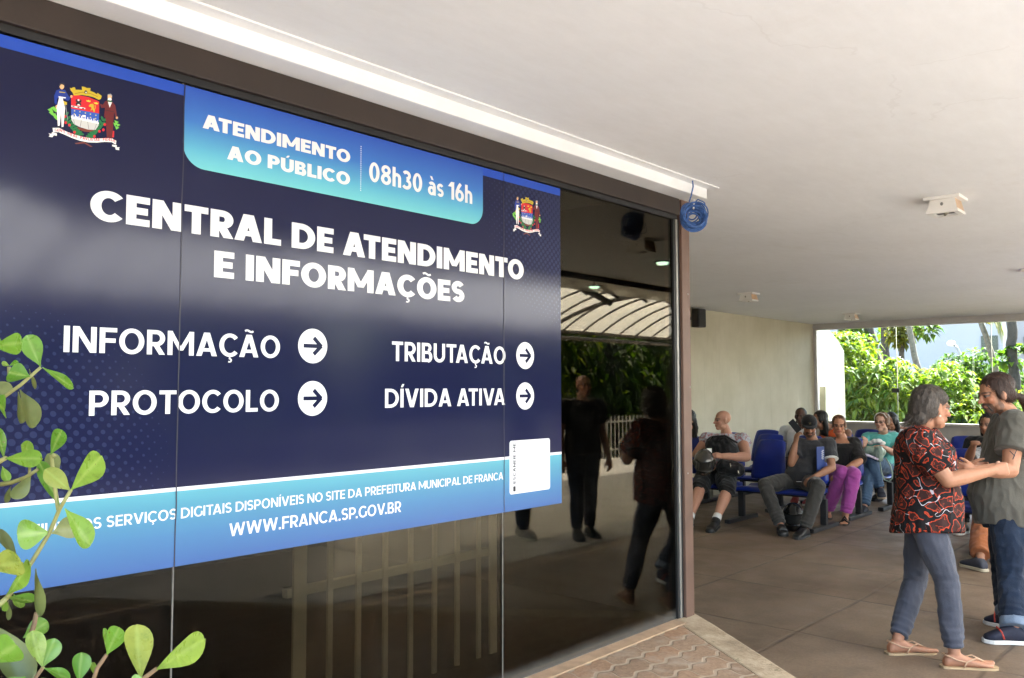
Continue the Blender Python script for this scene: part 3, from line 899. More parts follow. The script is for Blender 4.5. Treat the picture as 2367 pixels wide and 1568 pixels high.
# ================================================================== hall walls
k = N("beige_wall")
co = k.coord(); x, y, z = k.xyz(co)
c = k.ramp(k.noise(1.4, 6, .6), (.3, (.50, .46, .34)), (.7, (.60, .56, .44)))
st_ = k.noise(3, 5, .7, vec=k.mapping(co, (2.2, 2.2, .22)))
c = k.mix(k.math('MULTIPLY', k.smooth(st_, .5, .75), .35), c, (.36, .33, .24, 1))
c = k.mix(k.math('MULTIPLY', k.smooth(k.noise(8, 6, .7), .62, .75), .25), c, (.68, .64, .55, 1))
k.l(c, k.p.inputs["Base Color"]); k.set(Roughness=.85, Specular_IOR_Level=.2); k.bump(k.noise(25, 5), .15, .01)
M_wall = k.m
bw = empty("side_wall", (11.5, YB, 0), 0, "long beige plastered wall behind the waiting benches", "wall")
b = MB(); b.box((5.06, YB, -.3), (XW + .05, YB + .28, ZC - .003)); b.build("plaster_face", M_wall, bw)
M_ledge = mat("stained_ledge", (.30, .28, .22), .9, .45, 5, .5, 30, dark=(.09, .085, .06))
b = MB(); b.box((6.5, YB - .30, -.3), (12.8, YB - .002, .09)); b.build("ledge", M_ledge, bw, bevel=.015)
# sunlit wing of that wall beyond the window, with its sloping top and a post
M_wing = mat("stained_white_wall", (.46, .43, .34), .9, .12, 2, .3, 22, dark=(.32, .28, .20))
wg = empty("buttress_wall", (18.6, YB, -.3), 0, "sunlit cream wall with sloping top just outside the window", "wall")
b = MB(); b.poly_prism([(XW + .055, -.3), (19.55, -.3), (19.55, 2.43), (19.2, 2.66), (18.44, 2.98), (XW + .055, 2.98)], YB + .012, YB + .3, axis=1)
b.build("wall_slab", M_wing, wg, bevel=.01)
b = MB(); b.box((18.05, YB - .13, -.3), (18.72, YB + .01, 1.63)); b.build("meter_box", mat("cream_box", (.50, .47, .34), .7, .15, 4), wg, bevel=.012)

# window wall
M_grey = mat("grey_paint", (.30, .275, .245), .7, .12, 4, .1, 50)
M_sill = mat("sill_stone", (.40, .37, .31), .5, .15, 8)
M_frame = mat("white_aluminium", (.50, .48, .46), .45, .08, 5)
ww = empty("window_wall", (XW, 3.5, 0), 0, "low grey wall with frameless glazing above looking onto bright bushes", "wall")
b = MB(); b.box((XW, YE + .05, -.3), (XW + .16, YB - .005, .86)); b.build("parapet", M_grey, ww)
b = MB(); b.box((XW - .05, YE + .05, .861), (XW + .2, YB - .005, .905)); b.build("sill", M_sill, ww, bevel=.006)
b = MB(); b.box((XW - .02, YE + .05, 2.82), (XW + .14, YB - .006, ZC - .002)); b.box((XW - .05, YE + .05, 2.865), (XW - .021, YB - .006, 2.905)); b.build("header_track", M_frame, ww, bevel=.004)
b = MB(); b.box((XW - .01, YB - .07, .906), (XW + .1, YB - .006, 2.819)); b.build("jamb", M_frame, ww)
k = N("clear_glass")
fr = k.n("ShaderNodeFresnel"); fr.inputs["IOR"].default_value = 1.5
gl = k.n("ShaderNodeBsdfGlossy"); gl.inputs["Roughness"].default_value = 0
tr = k.n("ShaderNodeBsdfTransparent"); tr.inputs["Color"].default_value = (.90, .94, .92, 1)
ms = k.n("ShaderNodeMixShader"); k.l(fr.outputs[0], ms.inputs[0]); k.l(tr.outputs[0], ms.inputs[1]); k.l(gl.outputs[0], ms.inputs[2])
k.l(ms.outputs[0], k.out.inputs[0])
M_clear = k.m
ys_ = [YB - .075, 5.60, 3.90, 2.2, .5, YE + .06]
for i in range(5):
    b = MB(); b.box((XW + .05, ys_[i + 1] + .006, .907), (XW + .058, ys_[i] - .006, 2.818)); b.build("glass_pane", M_clear, ww)
M_edge = mat("glass_edge", (.34, .37, .36), .3, .1)
for yy in ys_[1:5]:
    b = MB(); b.box((XW + .046, yy - .0055, .907), (XW + .062, yy + .0055, 2.818)); b.build("glass_edge", M_edge, ww)
b = MB(); b.box((XW + .03, 5.56, 1.50), (XW + .045, 5.70, 1.585)); b.build("lock", mat("lock_metal", (.06, .06, .065), .4, .1, metal=.4), ww, bevel=.004)

# ceiling lamps: white base, boxed shade with two white and two tan flanks
M_lw = mat("lamp_white", (.78, .77, .74), .45, .05)
M_lt = mat("lamp_tan", (.50, .33, .20), .35, .15, 7)
M_ld = mat("lamp_hollow_shade", (.06, .055, .045), .5)
M_lg = mat("lamp_glass", (.45, .42, .33), .15, .1)
def ceiling_lamp(loc, lab):
    x, y, z = loc
    t = empty("ceiling_lamp", loc, 0, lab, "ceiling lamp", "boxed ceiling lamps along the ceiling")
    b = MB(); b.box((x - .15, y - .15, z - .022), (x + .15, y + .15, z - .001)); b.build("base_plate", M_lw, t, bevel=.004)
    x0_, y0_ = x, y
    for s in (-1, 1): b = MB(); b.add([(x + s * .105, y - .105, z - .023), (x + s * .105, y + .105, z - .023), (x + s * .125, y + .125, z - .098), (x + s * .125, y - .125, z - .098)], [(0, 1, 2, 3)]); b.build("white_flank", M_lw, t)
    for s in (-1, 1): b = MB(); b.add([(x - .105, y + s * .105, z - .023), (x + .105, y + s * .105, z - .023), (x + .125, y + s * .125, z - .098), (x - .125, y + s * .125, z - .098)], [(0, 1, 2, 3)]); b.build("tan_flank", M_lt, t)
    b = MB()
    for q in ((-.13, -.13, .13, -.085), (-.13, .085, .13, .13), (-.13, -.085, -.085, .085), (.085, -.085, .13, .085)): b.box((x + q[0], y + q[1], z - .118), (x + q[2], y + q[3], z - .098))
    b.build("rim", M_lw, t)
    b = MB(); b.box((x - .085, y - .085, z - .104), (x + .085, y + .085, z - .099)); b.build("dark_hollow", M_ld, t)  # dark plate paints in the unlit hollow of the open-bottomed lamp
    b = MB(); b.tube([(x - .05, y - .03, z - .11), (x + .05, y + .02, z - .11)], .012, 10); b.build("tube_lamp", M_lg, t, True)
    b = MB(); b.tube([(x - .116, y, z - .055), (x - .125, y, z - .058)], .012, 12); b.build("knob", M_alu, t)
    t.location = V(loc) ; t.scale = (.78, .78, 1)
    return t
for p, lab in (((2185, 458), "nearest white boxed ceiling lamp, hanging above the standing couple"), ((1730, 678), "white boxed ceiling lamp near the wall speaker"), ((1968, 725), "small distant boxed ceiling lamp just before the window header"), ((2392, 622), "boxed ceiling lamp cut off by the right edge of the photo")):
    o_ = ceiling_lamp(atz(p, ZC), lab); o_.location = EYE * (1 - SK) + V(o_.location) * SK; o_.scale = (.78 * SK, .78 * SK, SK)

# loudspeaker
q = aty((1616, 735), YB - .16)
t = empty("loudspeaker", (q.x, YB - .1, q.z - .15), 0, "small black loudspeaker mounted high on the beige wall", "speaker")
M_spk = mat("speaker_black", (.018, .017, .018), .5, .2)
b = MB(); b.poly_prism([(q.x - .12, YB - .22), (q.x + .12, YB - .22), (q.x + .09, YB - .07), (q.x - .09, YB - .07)], q.z - .16, q.z + .15); b.build("cabinet", M_spk, t, bevel=.012)
b = MB(); b.box((q.x - .105, YB - .228, q.z - .145), (q.x + .105, YB - .2205, q.z + .135)); b.build("grille", mat("speaker_grille", (.03, .03, .03), .8, .3, 300), t)
b = MB(); b.box((q.x - .03, YB - .069, q.z - .03), (q.x + .03, YB - .001, q.z + .03)); b.build("bracket", M_alu, t)
b = MB(); b.tube([(q.x - .1, YB - .1, q.z + .15), (q.x - .08, YB - .06, q.z + .2), (q.x - .09, YB - .01, q.z + .26)], .006, 6); b.build("cable", M_black, t)

# coil of blue cable hanging at the corner post
M_cab = mat("blue_cable", (.045, .12, .34), .5, .45, 40)
c0 = aty((1602, 498), 2.72)
pts = []
R_ = random.Random(3)
ph = [(R_.choice((R_.uniform(.02, .06), R_.uniform(.06, .082), R_.uniform(.07, .082))), R_.uniform(-.04, .04), R_.uniform(-.05, .05), R_.uniform(-.9, .9), R_.uniform(0, 6.28)) for _ in range(37)]
nw = 36 * 26
for i in range(nw):
    t_ = i / 26; a = 2 * math.pi * t_; w0_ = int(t_); f_ = t_ - w0_
    A_, B_ = ph[w0_], ph[w0_ + 1]; q_ = [A_[j] * (1 - f_) + B_[j] * f_ for j in range(4)]
    pts.append(c0 + V((.667, -.745, 0)) * (q_[0] * math.cos(a)) + V((0, 0, 1)) * (q_[0] * .98 * math.sin(a) + q_[2] * .6 - .01) + V((.745, .667, 0)) * (q_[1] + q_[3] * q_[0] * math.sin(a + A_[4])))
cc = empty("cable_coil", tuple(c0), 0, "coil of blue cable hanging from the ceiling beside the brown corner post", "cable coil")
b = MB(); b.tube(pts, .0048, 6); b.build("coiled_cable", M_cab, cc, True)
b = MB(); b.tube([(c0.x, c0.y, ZC - .001), (c0.x + .006, c0.y, 2.90), (c0.x - .004, c0.y + .01, 2.84), (c0.x - .02, c0.y + .015, 2.80)], .005, 8)
b.tube([c0 + V((.0, 0, .07)), c0 + V((.03, -.02, .105)), c0 + V((.055, -.05, .085)), c0 + V((.06, -.055, .07))], .004, 6); b.build("hanging_lead", M_cab, cc, True)
b = MB(); b.tube([c0 + V((-.02, -.015, .035)), c0 + V((-.012, -.015, .075)), c0 + V((-.002, -.01, .10))], .0055, 6); b.build("white_tie", M_lw, cc, True)

# ================================================================== benches
k = N("blue_plastic"); k.set(Base_Color=(.006, .022, .22, 1), Roughness=.32, Specular_IOR_Level=.5); k.bump(k.noise(60, 3), .04, .005)
k.l(k.ramp(k.noise(6, 5), (.3, (.005, .018, .18)), (.7, (.008, .030, .27))), k.p.inputs["Base Color"])
M_blue_seat = k.m
M_iron = mat("black_iron", (.014, .014, .016), .5, .25, 20)
def shell(pts, w0, w1, th, dish):
    """moulded sheet along a side profile pts (f,z); w0..w1 half-widths along it"""
    n = len(pts); m_ = 9
    vs = []; 
    for side in (0, 1):
        for i, (f_, z_) in enumerate(pts):
            a = pts[max(0, i - 1)]; c_ = pts[min(n - 1, i + 1)]
            df, dz = c_[0] - a[0], c_[1] - a[1]; q_ = math.hypot(df, dz); nf, nz = -dz / q_, df / q_
            t_ = i / (n - 1); hw = w0 + (w1 - w0) * t_
            edge = min(1, min(i, n - 1 - i) / 1.2 + .90)
            for j in range(m_):
                u = -1 + 2 * j / (m_ - 1)
                lift = dish * (u * u) + (th if side else 0)
                vs.append((f_ + nf * lift, u * hw * edge, z_ + nz * lift))
    fs = []
    for i in range(n - 1):
        for j in range(m_ - 1):
            a = i * m_ + j; fs.append((a, a + 1, a + m_ + 1, a + m_)); o_ = n * m_
            fs.append((o_ + a + m_, o_ + a + m_ + 1, o_ + a + 1, o_ + a))
    o_ = n * m_
    for i in range(n - 1):
        for j in (0, m_ - 1):
            a = i * m_ + j; fs.append((a, a + m_, o_ + a + m_, o_ + a))
    for j in range(m_ - 1):
        for i in (0, n - 1):
            a = i * m_ + j; fs.append((a, a + 1, o_ + a + 1, o_ + a))
    return vs, fs
SEATP = [(.26, .395), (.25, .425), (.20, .445), (.10, .440), (0, .425), (-.10, .415), (-.18, .425), (-.205, .45)]
BACKP = [(-.215, .50), (-.225, .54), (-.235, .62), (-.255, .72), (-.285, .82), (-.31, .89), (-.345, .955), (-.36, .975)]
def bench(X, ys, legs, lab):
    """row of moulded seats on one black beam; faces -X"""
    t = empty("seat_row", (X, sum(ys) / len(ys), 0), 0, lab, "bench", "rows of blue waiting seats")
    def T(vs, y0): return [(X - v_[0], y0 + v_[1], v_[2]) for v_ in vs]
    for y0 in ys:
        vs, fs = shell(SEATP, .225, .235, .009, .018); b = MB(); b.add(T(vs, y0), fs); b.build("seat", M_blue_seat, t, True)
        vs, fs = shell(BACKP, .235, .165, .009, .022); b = MB(); b.add(T(vs, y0), fs); bk = b.build("backrest", M_blue_seat, t, True)
        for s in (-.12, .12): b = MB(); b.tube([(X + .12, y0 + s, .385), (X + .235, y0 + s, .42), (X + .25, y0 + s, .58)], .011, 8); b.build("bracket", M_iron, t)
    b = MB(); b.box((X - .035, min(ys) - .27, .345), (X + .035, max(ys) + .27, .385)); b.build("beam", M_iron, t)
    for y0 in legs:
        b = MB(); b.box((X - .03, y0 - .035, .052), (X + .03, y0 + .035, .344)); b.box((X - .38, y0 - .035, .006), (X + .36, y0 + .035, .051)); b.build("leg", M_iron, t, bevel=.006)
SEATS = [4.12, 4.64, 5.18, 5.74]
bench(9.64, SEATS, (3.86, 4.87, 5.98), "front left row of blue plastic seats, with the man in the black cap")
bench(10.78, SEATS, (3.88, 4.90, 5.98), "second left row of blue seats, with the woman in purple trousers")
bench(11.88, SEATS, (3.86, 4.90, 5.98), "third left row of blue seats, with the woman in turquoise")
bench(12.98, SEATS, (3.88, 4.90, 5.98), "rearmost left row of blue seats, nearest the window")
SEATR = [2.42, 1.90, 1.38, .86]
bench(9.45, SEATR, (2.2, 1.1), "front right row of blue seats, right behind the standing couple")
bench(10.75, SEATR, (2.2, 1.1), "second right row of blue seats behind the standing couple")
bench(11.95, [3.02, 2.42, 1.90, 1.38], (2.7, 1.6), "rear right row of blue seats, its end backrest against the low grey wall")

# ================================================================== outdoors in front (seen mirrored in the glass)
M_pole = mat("canopy_steel", (.13, .115, .095), .5, .15)
k = N("canopy_sheet")
tl = k.n("ShaderNodeBsdfTranslucent"); tl.inputs["Color"].default_value = (.90, .86, .76, 1)
df = k.n("ShaderNodeBsdfDiffuse"); df.inputs["Color"].default_value = (.70, .67, .58, 1)
tp = k.n("ShaderNodeBsdfTransparent"); tp.inputs["Color"].default_value = (.92, .88, .76, 1)
a = k.n("ShaderNodeMixShader"); a.inputs[0].default_value = .9; k.l(df.outputs[0], a.inputs[1]); k.l(tl.outputs[0], a.inputs[2])
c2 = k.n("ShaderNodeMixShader"); c2.inputs[0].default_value = .18; k.l(a.outputs[0], c2.inputs[1]); k.l(tp.outputs[0], c2.inputs[2])
k.l(c2.outputs[0], k.out.inputs[0])
M_sheet = k.m
CY0, CY1 = -4.16, -.20
def vault(t_):    # cross-section: a flat circular arc from eave to gutter
    hw, rise = (CY1 - CY0) / 2, .60
    R0 = (hw * hw + rise * rise) / (2 * rise); am = math.asin(hw / R0)
    a_ = -am + 2 * am * t_
    return (CY0 + CY1) / 2 + R0 * math.sin(a_), 2.62 + rise - R0 + R0 * math.cos(a_)
cn = empty("canopy", (12, -2.2, 0), 0, "arched translucent canopy on steel ribs, mirrored in the dark glass", "canopy")
CXA, CXB = 2.0, 24.0
prof = [vault(i / 18) for i in range(19)]
b = MB()
b.add([(x_, p[0], p[1]) for x_ in (CXA, CXB) for p in prof], [(i, i + 1, 19 + i + 1, 19 + i) for i in range(18)])
b.build("roof_sheet", M_sheet, cn, True)
nrib = int((CXB - CXA) / .57)
for i in range(nrib + 1):
    x_ = CXA + i * .57
    b = MB(); b.tube([(x_, p[0], p[1] - .028) for p in prof], .019, 6); b.build("rib", M_pole, cn, True)
for i in range(6):
    x_ = CXA + 1.2 + i * 4.1
    b = MB(); b.tube([(x_ + .5 * (j / 18 - .5), p[0], p[1] - .10 - .05 * math.sin(j / 18 * math.pi)) for j, p in enumerate(prof)], .034, 8)
    b.build("main_arch", M_pole, cn, True)
for yy, zz in ((CY0, 2.60), (CY0 - .02, 2.49)):
    b = MB(); b.tube([(CXA, yy, zz), (CXB, yy, zz)], .035, 8); b.build("eave_pipe", M_pole, cn, True)
b = MB(); b.box((CXA, -.98, 2.84), (CXB, CY1 + .02, 2.90)); b.build("shade_gutter", M_pole, cn)  # unseen wide strip, added and sized to shade the ground below
b = MB(); b.box((-9, -.155, 2.725), (15.3, -.102, 3.05)); b.build("fascia", mat("dark_fascia", (.03, .026, .022), .7), cn)
for x_ in (2.6, 23.7):
    b = MB(); b.tube([(x_, CY0, 0), (x_, CY0, 2.45)], .045, 10); b.build("column", M_pole, cn, True)

# fence
M_fence = mat("white_fence_paint", (.62, .60, .54), .5, .1)
fn = empty("bar_fence", (12, -6.3, 0), 0, "white metal bar fence below the trees, mirrored in the dark glass", "fence")
for zz in (.16, .80):
    b = MB(); b.box((6, -6.32, zz), (27, -6.28, zz + .04)); b.build("rail", M_fence, fn)
for i in range(99):
    x_ = 9 + i * .155
    b = MB(); b.box((x_, -6.278, .0), (x_ + .022, -6.256, .95)); b.build("bar", M_fence, fn)
for i in range(10):
    b = MB(); b.box((8 + i * 2, -6.345, 0), (8.07 + i * 2, -6.3205, 1.02)); b.build("post", M_fence, fn)

# ---- foliage
def leaf_mat(name, c0, c1, c2):
    k = N(name)
    g_ = k.n("ShaderNodeNewGeometry")
    col = k.ramp(g_.outputs["Random Per Island"], (.0, c0), (.5, c1), (1, c2))
    k.l(col, k.p.inputs["Base Color"]); k.set(Roughness=.55, Specular_IOR_Level=.3)
    t_ = k.n("ShaderNodeBsdfTranslucent"); k.l(k.mix(1, col, (1.6, 1.7, .5, 1), 'MULTIPLY'), t_.inputs[0])
    m_ = k.n("ShaderNodeMixShader"); m_.inputs[0].default_value = .5
    k.l(k.p.outputs[0], m_.inputs[1]); k.l(t_.outputs[0], m_.inputs[2]); k.l(m_.outputs[0], k.out.inputs[0])
    return k.m
M_lf1 = leaf_mat("mango_leaf", (.04, .09, .008), (.11, .17, .012), (.22, .25, .022))
M_lf2 = leaf_mat("dark_leaf", (.025, .065, .010), (.055, .11, .014), (.11, .16, .02))
M_lf3 = leaf_mat("yellow_leaf", (.06, .08, .01), (.12, .12, .012), (.17, .15, .015))
M_bark = mat("bark", (.05, .038, .028), .9, .4, 12, .8, 30)
M_palebark = mat("ringed_palm_bark", (.15, .12, .085), .9, .4, 14, .8, 40)
def leaf_rosettes(blobs, n, size, seed, droop=.5, wide=.26):
    """clusters of long drooping leaves over uneven clumps: real leaf-sized faces"""
    R = random.Random(seed); b = MB()
    ws = [q[1] * q[2] + q[2] * q[3] + q[1] * q[3] for q in blobs]
    for _ in range(n):
        c_, ra, rb_, rc_ = R.choices(blobs, ws)[0]
        d = V((R.gauss(0, 1), R.gauss(0, 1), R.gauss(0, 1))).normalized()
        rad = R.uniform(.72, 1.04) if R.random() < .82 else R.uniform(.3, .7)
        rad *= 1 + .22 * mnoise.noise(d * 2.3 + V(c_))
        p = V(c_) + V((d.x * ra, d.y * rb_, d.z * rc_)) * rad
        up = (d + V((0, 0, .5))).normalized()
        for j in range(R.randint(4, 7)):
            a_ = R.uniform(0, 6.28)
            t1 = up.orthogonal().normalized(); t2 = up.cross(t1)
            o_ = (t1 * math.cos(a_) + t2 * math.sin(a_) + up * R.uniform(.1, .8)).normalized()
            L_ = size * R.uniform(.7, 1.25); wd_ = L_ * wide * .5
            s_ = o_.cross(V((0, 0, 1))); s_ = s_.normalized() if s_.length > .05 else t1
            m_ = p + o_ * L_ * .5; e_ = p + o_ * L_ * .9 - V((0, 0, L_ * droop * R.uniform(.3, 1)))
            nn = s_.cross(o_) * (wd_ * .35)
            b.add([p, m_ + s_ * wd_ + nn, m_, m_ - s_ * wd_ + nn, e_], [(0, 1, 2), (0, 2, 3), (1, 4, 2), (2, 4, 3)])
    return b
def tree(name, blobs, n, size, seed, trunk, m_leaf, lab, cat, group=None, droop=.5, wide=.26, rt=.12):
    base = trunk[0]
    t = empty(name, base, 0, lab, cat, group)
    leaf_rosettes(blobs, n, size, seed, droop, wide).build("crown", m_leaf, t, fix=False)
    b = MB(); m_ = len(trunk)
    b.tube(trunk, [rt * (1 - .55 * i / (m_ - 1)) for i in range(m_)], 9)
    for q in blobs:
        a_ = V(trunk[-1]); c_ = V(q[0]); b.tube([a_, a_.lerp(c_, .55) + V((0, 0, -.1)), c_], [rt * .4, rt * .25, rt * .1], 6)
    b.build("trunk", M_bark, t, True)
    return t
# bushes right outside the window
tree("mango_bush", [((20.6, 7.7, 1.9), .9, .9, .95), ((20.5, 7.2, .9), .9, 1.0, .9), ((21.2, 8.2, 2.2), .9, .9, .7), ((20.4, 6.6, 1.45), .8, .75, .75), ((20.3, 6.3, .6), .8, .8, .7)], 1900, .30, 11,
     [(20.7, 7.4, -.3), (20.7, 7.4, .8)], M_lf1, "tall bright green leafy bush beside the sunlit cream wall", "bush", "leafy bushes outside the window")
tree("mango_bush", [((20.9, 5.6, 1.2), .9, .85, .85), ((20.5, 5.0, .6), .9, .9, .8), ((20.8, 4.5, .85), .8, .8, .7), ((20.7, 5.9, .7), .8, .8, .8)], 1700, .29, 12,
     [(20.9, 5.3, -.3), (20.9, 5.3, .6)], M_lf1, "rounded yellow green bush behind the standing woman's head", "bush", "leafy bushes outside the window")
tree("mango_bush", [((21.0, 3.6, .5), .9, .9, .65), ((21.0, 2.4, .5), .9, .9, .8), ((21.4, 1.2, .6), .9, .9, .8)], 1000, .28, 14,
     [(21, 2.4, -.3), (21, 2.4, .3)], M_lf1, "low green bush outside the window, behind the standing man", "bush", "leafy bushes outside the window")
tree("shade_tree", [((28.6, 7.2, 1.7), 1.2, .85, .85), ((28.4, 6.2, 1.75), 1.2, .85, .95), ((28.2, 7.0, .9), 1.3, 1.4, 1.0), ((28.0, 5.6, .9), 1.2, 1.0, 1.0)], 1500, .32, 13,
     [(28.5, 6.8, -.3), (28.5, 6.8, 1)], M_lf2, "darker green tree farther out, between the leaning palms", "tree", "trees beyond the bushes")
tree("flowering_shrub", [((25, 4.3, .9), .9, .8, .8), ((25.2, 3.4, .7), .9, .8, .8)], 350, .2, 15, [(25, 4, -.3), (25, 4, .5)], M_lf3, "pale yellowish shrub at the right end of the window view", "shrub")
# tall trunks and palms
def trunk_thing(name, pts, r0, r1, m_, lab, cat, lobes=(), leaf=None, n=60, size=.3, seed=1, fronds=()):
    pts = [V(p) for p in pts]
    t = empty(name, (pts[0].x, pts[0].y, -.3), 0, lab, cat, "tall trunks beyond the window")
    nn = len(pts)
    full = []
    for i in range(nn - 1):
        for j in range(4): full.append(pts[i].lerp(pts[i + 1], j / 4) + V((0, mnoise.noise(pts[i] * 3 + V((j, 0, 0))) * r0 * .35, 0)))
    full.append(pts[-1])
    b = MB(); b.tube(full, [r0 + (r1 - r0) * i / (len(full) - 1) for i in range(len(full))], 10)
    b.build("trunk", m_, t, True)
    if lobes: leaf_rosettes(lobes, n, size, seed, .4, .5).build("crown", leaf, t, fix=False)
    if fronds:
        b = MB()
        for base, tip, sag in fronds:
            base, tip = V(base), V(tip)
            sp = [base.lerp(tip, i / 9) + V((0, 0, sag * 4 * (i / 9) * (1 - i / 9))) for i in range(10)]
            b.tube(sp, [.02 - .0017 * i for i in range(10)], 5)
            for i in range(1, 10):
                d = (sp[i] - sp[i - 1]).normalized(); s_ = d.cross(V((0, 0, 1))).normalized()
                for sg in (-1, 1):
                    for kk_ in range(3):
                        o_ = sp[i - 1].lerp(sp[i], kk_ / 3); e_ = o_ + s_ * sg * .34 + d * .22 - V((0, 0, .30))
                        b.add([o_ - d * .02, o_ + d * .03, e_], [(0, 1, 2)])
        b.build("frond", leaf, t, fix=False)
    return t
def up(p, X, top=None):
    return atx(k6(*p), X)
def zset(p, z): return (p.x, p.y, z)
a0 = up((800, 600), 30); a1 = up((730, 270), 30)
trunk_thing("tree_trunk", [zset(a0, -.3), a0, a1, (a1.x, a1.y + .5, 7)], .17, .15, M_bark, "thick leaning dark trunk, leftmost of the tall trunks past the window", "tree",
            [((30, 12.2, 4.6), 1.0, .9, .5), (tuple(up((600, 300), 30)), .5, .45, .25)], M_lf2, 110, .35, 21)
a0 = up((905, 560), 29); a1 = up((900, 280), 29)
trunk_thing("tree_trunk", [zset(a0, -.3), a0, a1, (a1.x, a1.y, 7)], .14, .13, M_bark, "straight thick dark trunk, second from the left past the window", "tree",
            [(tuple(up((850, 340), 29)), .22, .2, .2), ((29, 10.6, 5.2), 1, 1, .6)], M_lf2, 70, .35, 22)
a0 = up((1075, 620), 26); a1 = up((1075, 270), 26)
trunk_thing("palm_tree", [zset(a0, -.3), a0, a1, (a1.x, a1.y, 5)], .075, .075, M_bark, "thin dark palm trunk with hanging pale flower cluster", "palm",
            [(tuple(up((1060, 330), 26)), .22, .36, .34), (tuple(up((1180, 290), 26)), .15, .25, .16)], M_lf3, 95, .20, 23)
a0 = up((1280, 850), 23.5); a1 = up((1160, 265), 23.5)
trunk_thing("palm_tree", [zset(a0 + (a0 - a1) * .4, -.3), a0, (a0 + a1) / 2 + V((0, .02, 0)), a1, a1 + (a1 - a0) * .9], .085, .065, M_palebark, "slim ringed palm trunk leaning behind the standing woman", "palm",
            [(tuple(up((1330, 275), 24.5)), .25, .30, .15)], M_lf2, 26, .24, 24)
a0 = up((2070, 690), 26); a1 = up((1925, 225), 26)
fa = up((1960, 190), 26)
trunk_thing("palm_tree", [zset(a0 + (a0 - a1) * .4, -.3), a0, a1, a1 + (a1 - a0) * .8], .085, .065, M_palebark, "leaning palm with an orange dry frond beside the grey building corner", "palm", (), M_lf3,
            fronds=[(tuple(fa), tuple(up((2150, 320), 26)), .3), (tuple(up((1940, 120), 26)), tuple(up((2130, 240), 26)), .25)])
a0 = up((2270, 800), 25); a1 = up((2235, 210), 25)
trunk_thing("tree_trunk", [zset(a0, -.3), a0, (a0 + a1) / 2 + V((0, .03, 0)), a1, (a1.x, a1.y, 6)], .125, .115, M_bark, "knobbly dark trunk with leaf tufts at the right end of the window", "tree",
            [(tuple(up((2290, 545), 25)), .2, .22, .22), (tuple(up((2140, 575), 25)), .2, .2, .14)], M_lf2, 26, .26, 26)
# street lamp
a0 = up((1690, 525), 38)
t = empty("street_lamp", (a0.x, a0.y, -.3), 0, "street lamp with curved arm in front of the pale building", "street lamp")
b = MB(); b.tube([(a0.x, a0.y, -.3), a0, up((1665, 470), 38), up((1630, 435), 38)], .05, 8); b.build("pole", M_alu, t, True)
b = MB(); q = up((1597, 418), 38); b.ell(q, (.12, .17, .12)); b.build("lamp_head", M_lw, t, True)
# far building
M_bld = mat("pale_render", (.42, .40, .405), .8, .05, .3)
bl = empty("office_building", (52, 15, -.3), 0, "pale lavender building with dark square window beyond the bushes", "building")
b = MB(); b.box((50, 10.4, -.3), (64, 34, 16)); b.build("facade", M_bld, bl)
b = MB(); b.box((52.5, 9.3, -.3), (62, 10.39, 16)); b.build("side_wing", M_bld, bl)
M_dw = N("window_glass").set(Base_Color=(.03, .04, .035, 1), Roughness=.06).m
for j in range(3):
    z_ = 3.28 + j * 3.6 - 3.6
    f_ = MB(); f_.box((49.93, 10.62, z_), (49.995, 11.40, z_ + 1.0)); f_ = f_.build("window", M_dw, bl)
    c_ = MB(); c_.box((52.4, 9.5, z_), (52.495, 9.9, z_ + 1.0)); c_.build("window", M_dw, bl)
# trees seen mirrored
RT = random.Random(5)
specs = [(5.5, -9.2, 1), (9.6, -9.8, 0), (13.4, -9.0, 1), (17.0, -9.6, 0), (20.2, -9.0, 1), (24.0, -9.2, 0), (28.0, -10.0, 1), (17.5, -13.5, 1), (24.5, -14, 1), (11, -13.5, 1), (31.0, -14.5, 1)]
for i, (x_, y_, kd) in enumerate(specs):
    bl_ = [((x_ + RT.uniform(-1.3, 1.3), y_ + RT.uniform(-1, 1), RT.uniform(.4, 4.6)), RT.uniform(1.1, 1.7), RT.uniform(1.0, 1.5), RT.uniform(.9, 1.3)) for _ in range(9)]
    tree("garden_tree", bl_, 1100, .40, 40 + i, [(x_, y_, -.3), (x_ + .1, y_, 1.2), (x_ - .1, y_, 2.4)], (M_lf1, M_lf2, M_lf3)[kd],
         ("dark green", "deep green", "yellow green")[kd] + " garden tree behind the bar fence, seen only mirrored in the glass", "tree", "garden trees mirrored in the glass", rt=.16)

for o_ in list(COL.objects):
    if o_.parent is None and o_.name.split(".")[0] in ("side_wall", "buttress_wall", "window_wall", "loudspeaker", "cable_coil"): survey(o_)

# ================================================================== people
UP = V((0, 0, 1)); RT_ = V((.66620076, -.74577245, 0)); FW = V((.74577245, .66620076, 0))
M_skin = attr_mat("skin", .55, .06)
M_hairs = {}
def hair_mat(name, c):
    if name not in M_hairs:
        k = N("hair_" + name); co = k.mapping(k.coord(), (1, 1, .25))
        k.l(k.ramp(k.noise(110, 4, .7, vec=co), (.3, tuple(v * .45 for v in c)), (.55, c), (.8, tuple(min(1, v * 2.0) for v in c))), k.p.inputs["Base Color"])
        k.set(Roughness=.5, Specular_IOR_Level=.4); k.bump(k.noise(160, 4, .7, vec=co), .8, .006)
        M_hairs[name] = k.m
    return M_hairs[name]


def lerp(a, b_, t): return a + (b_ - a) * t


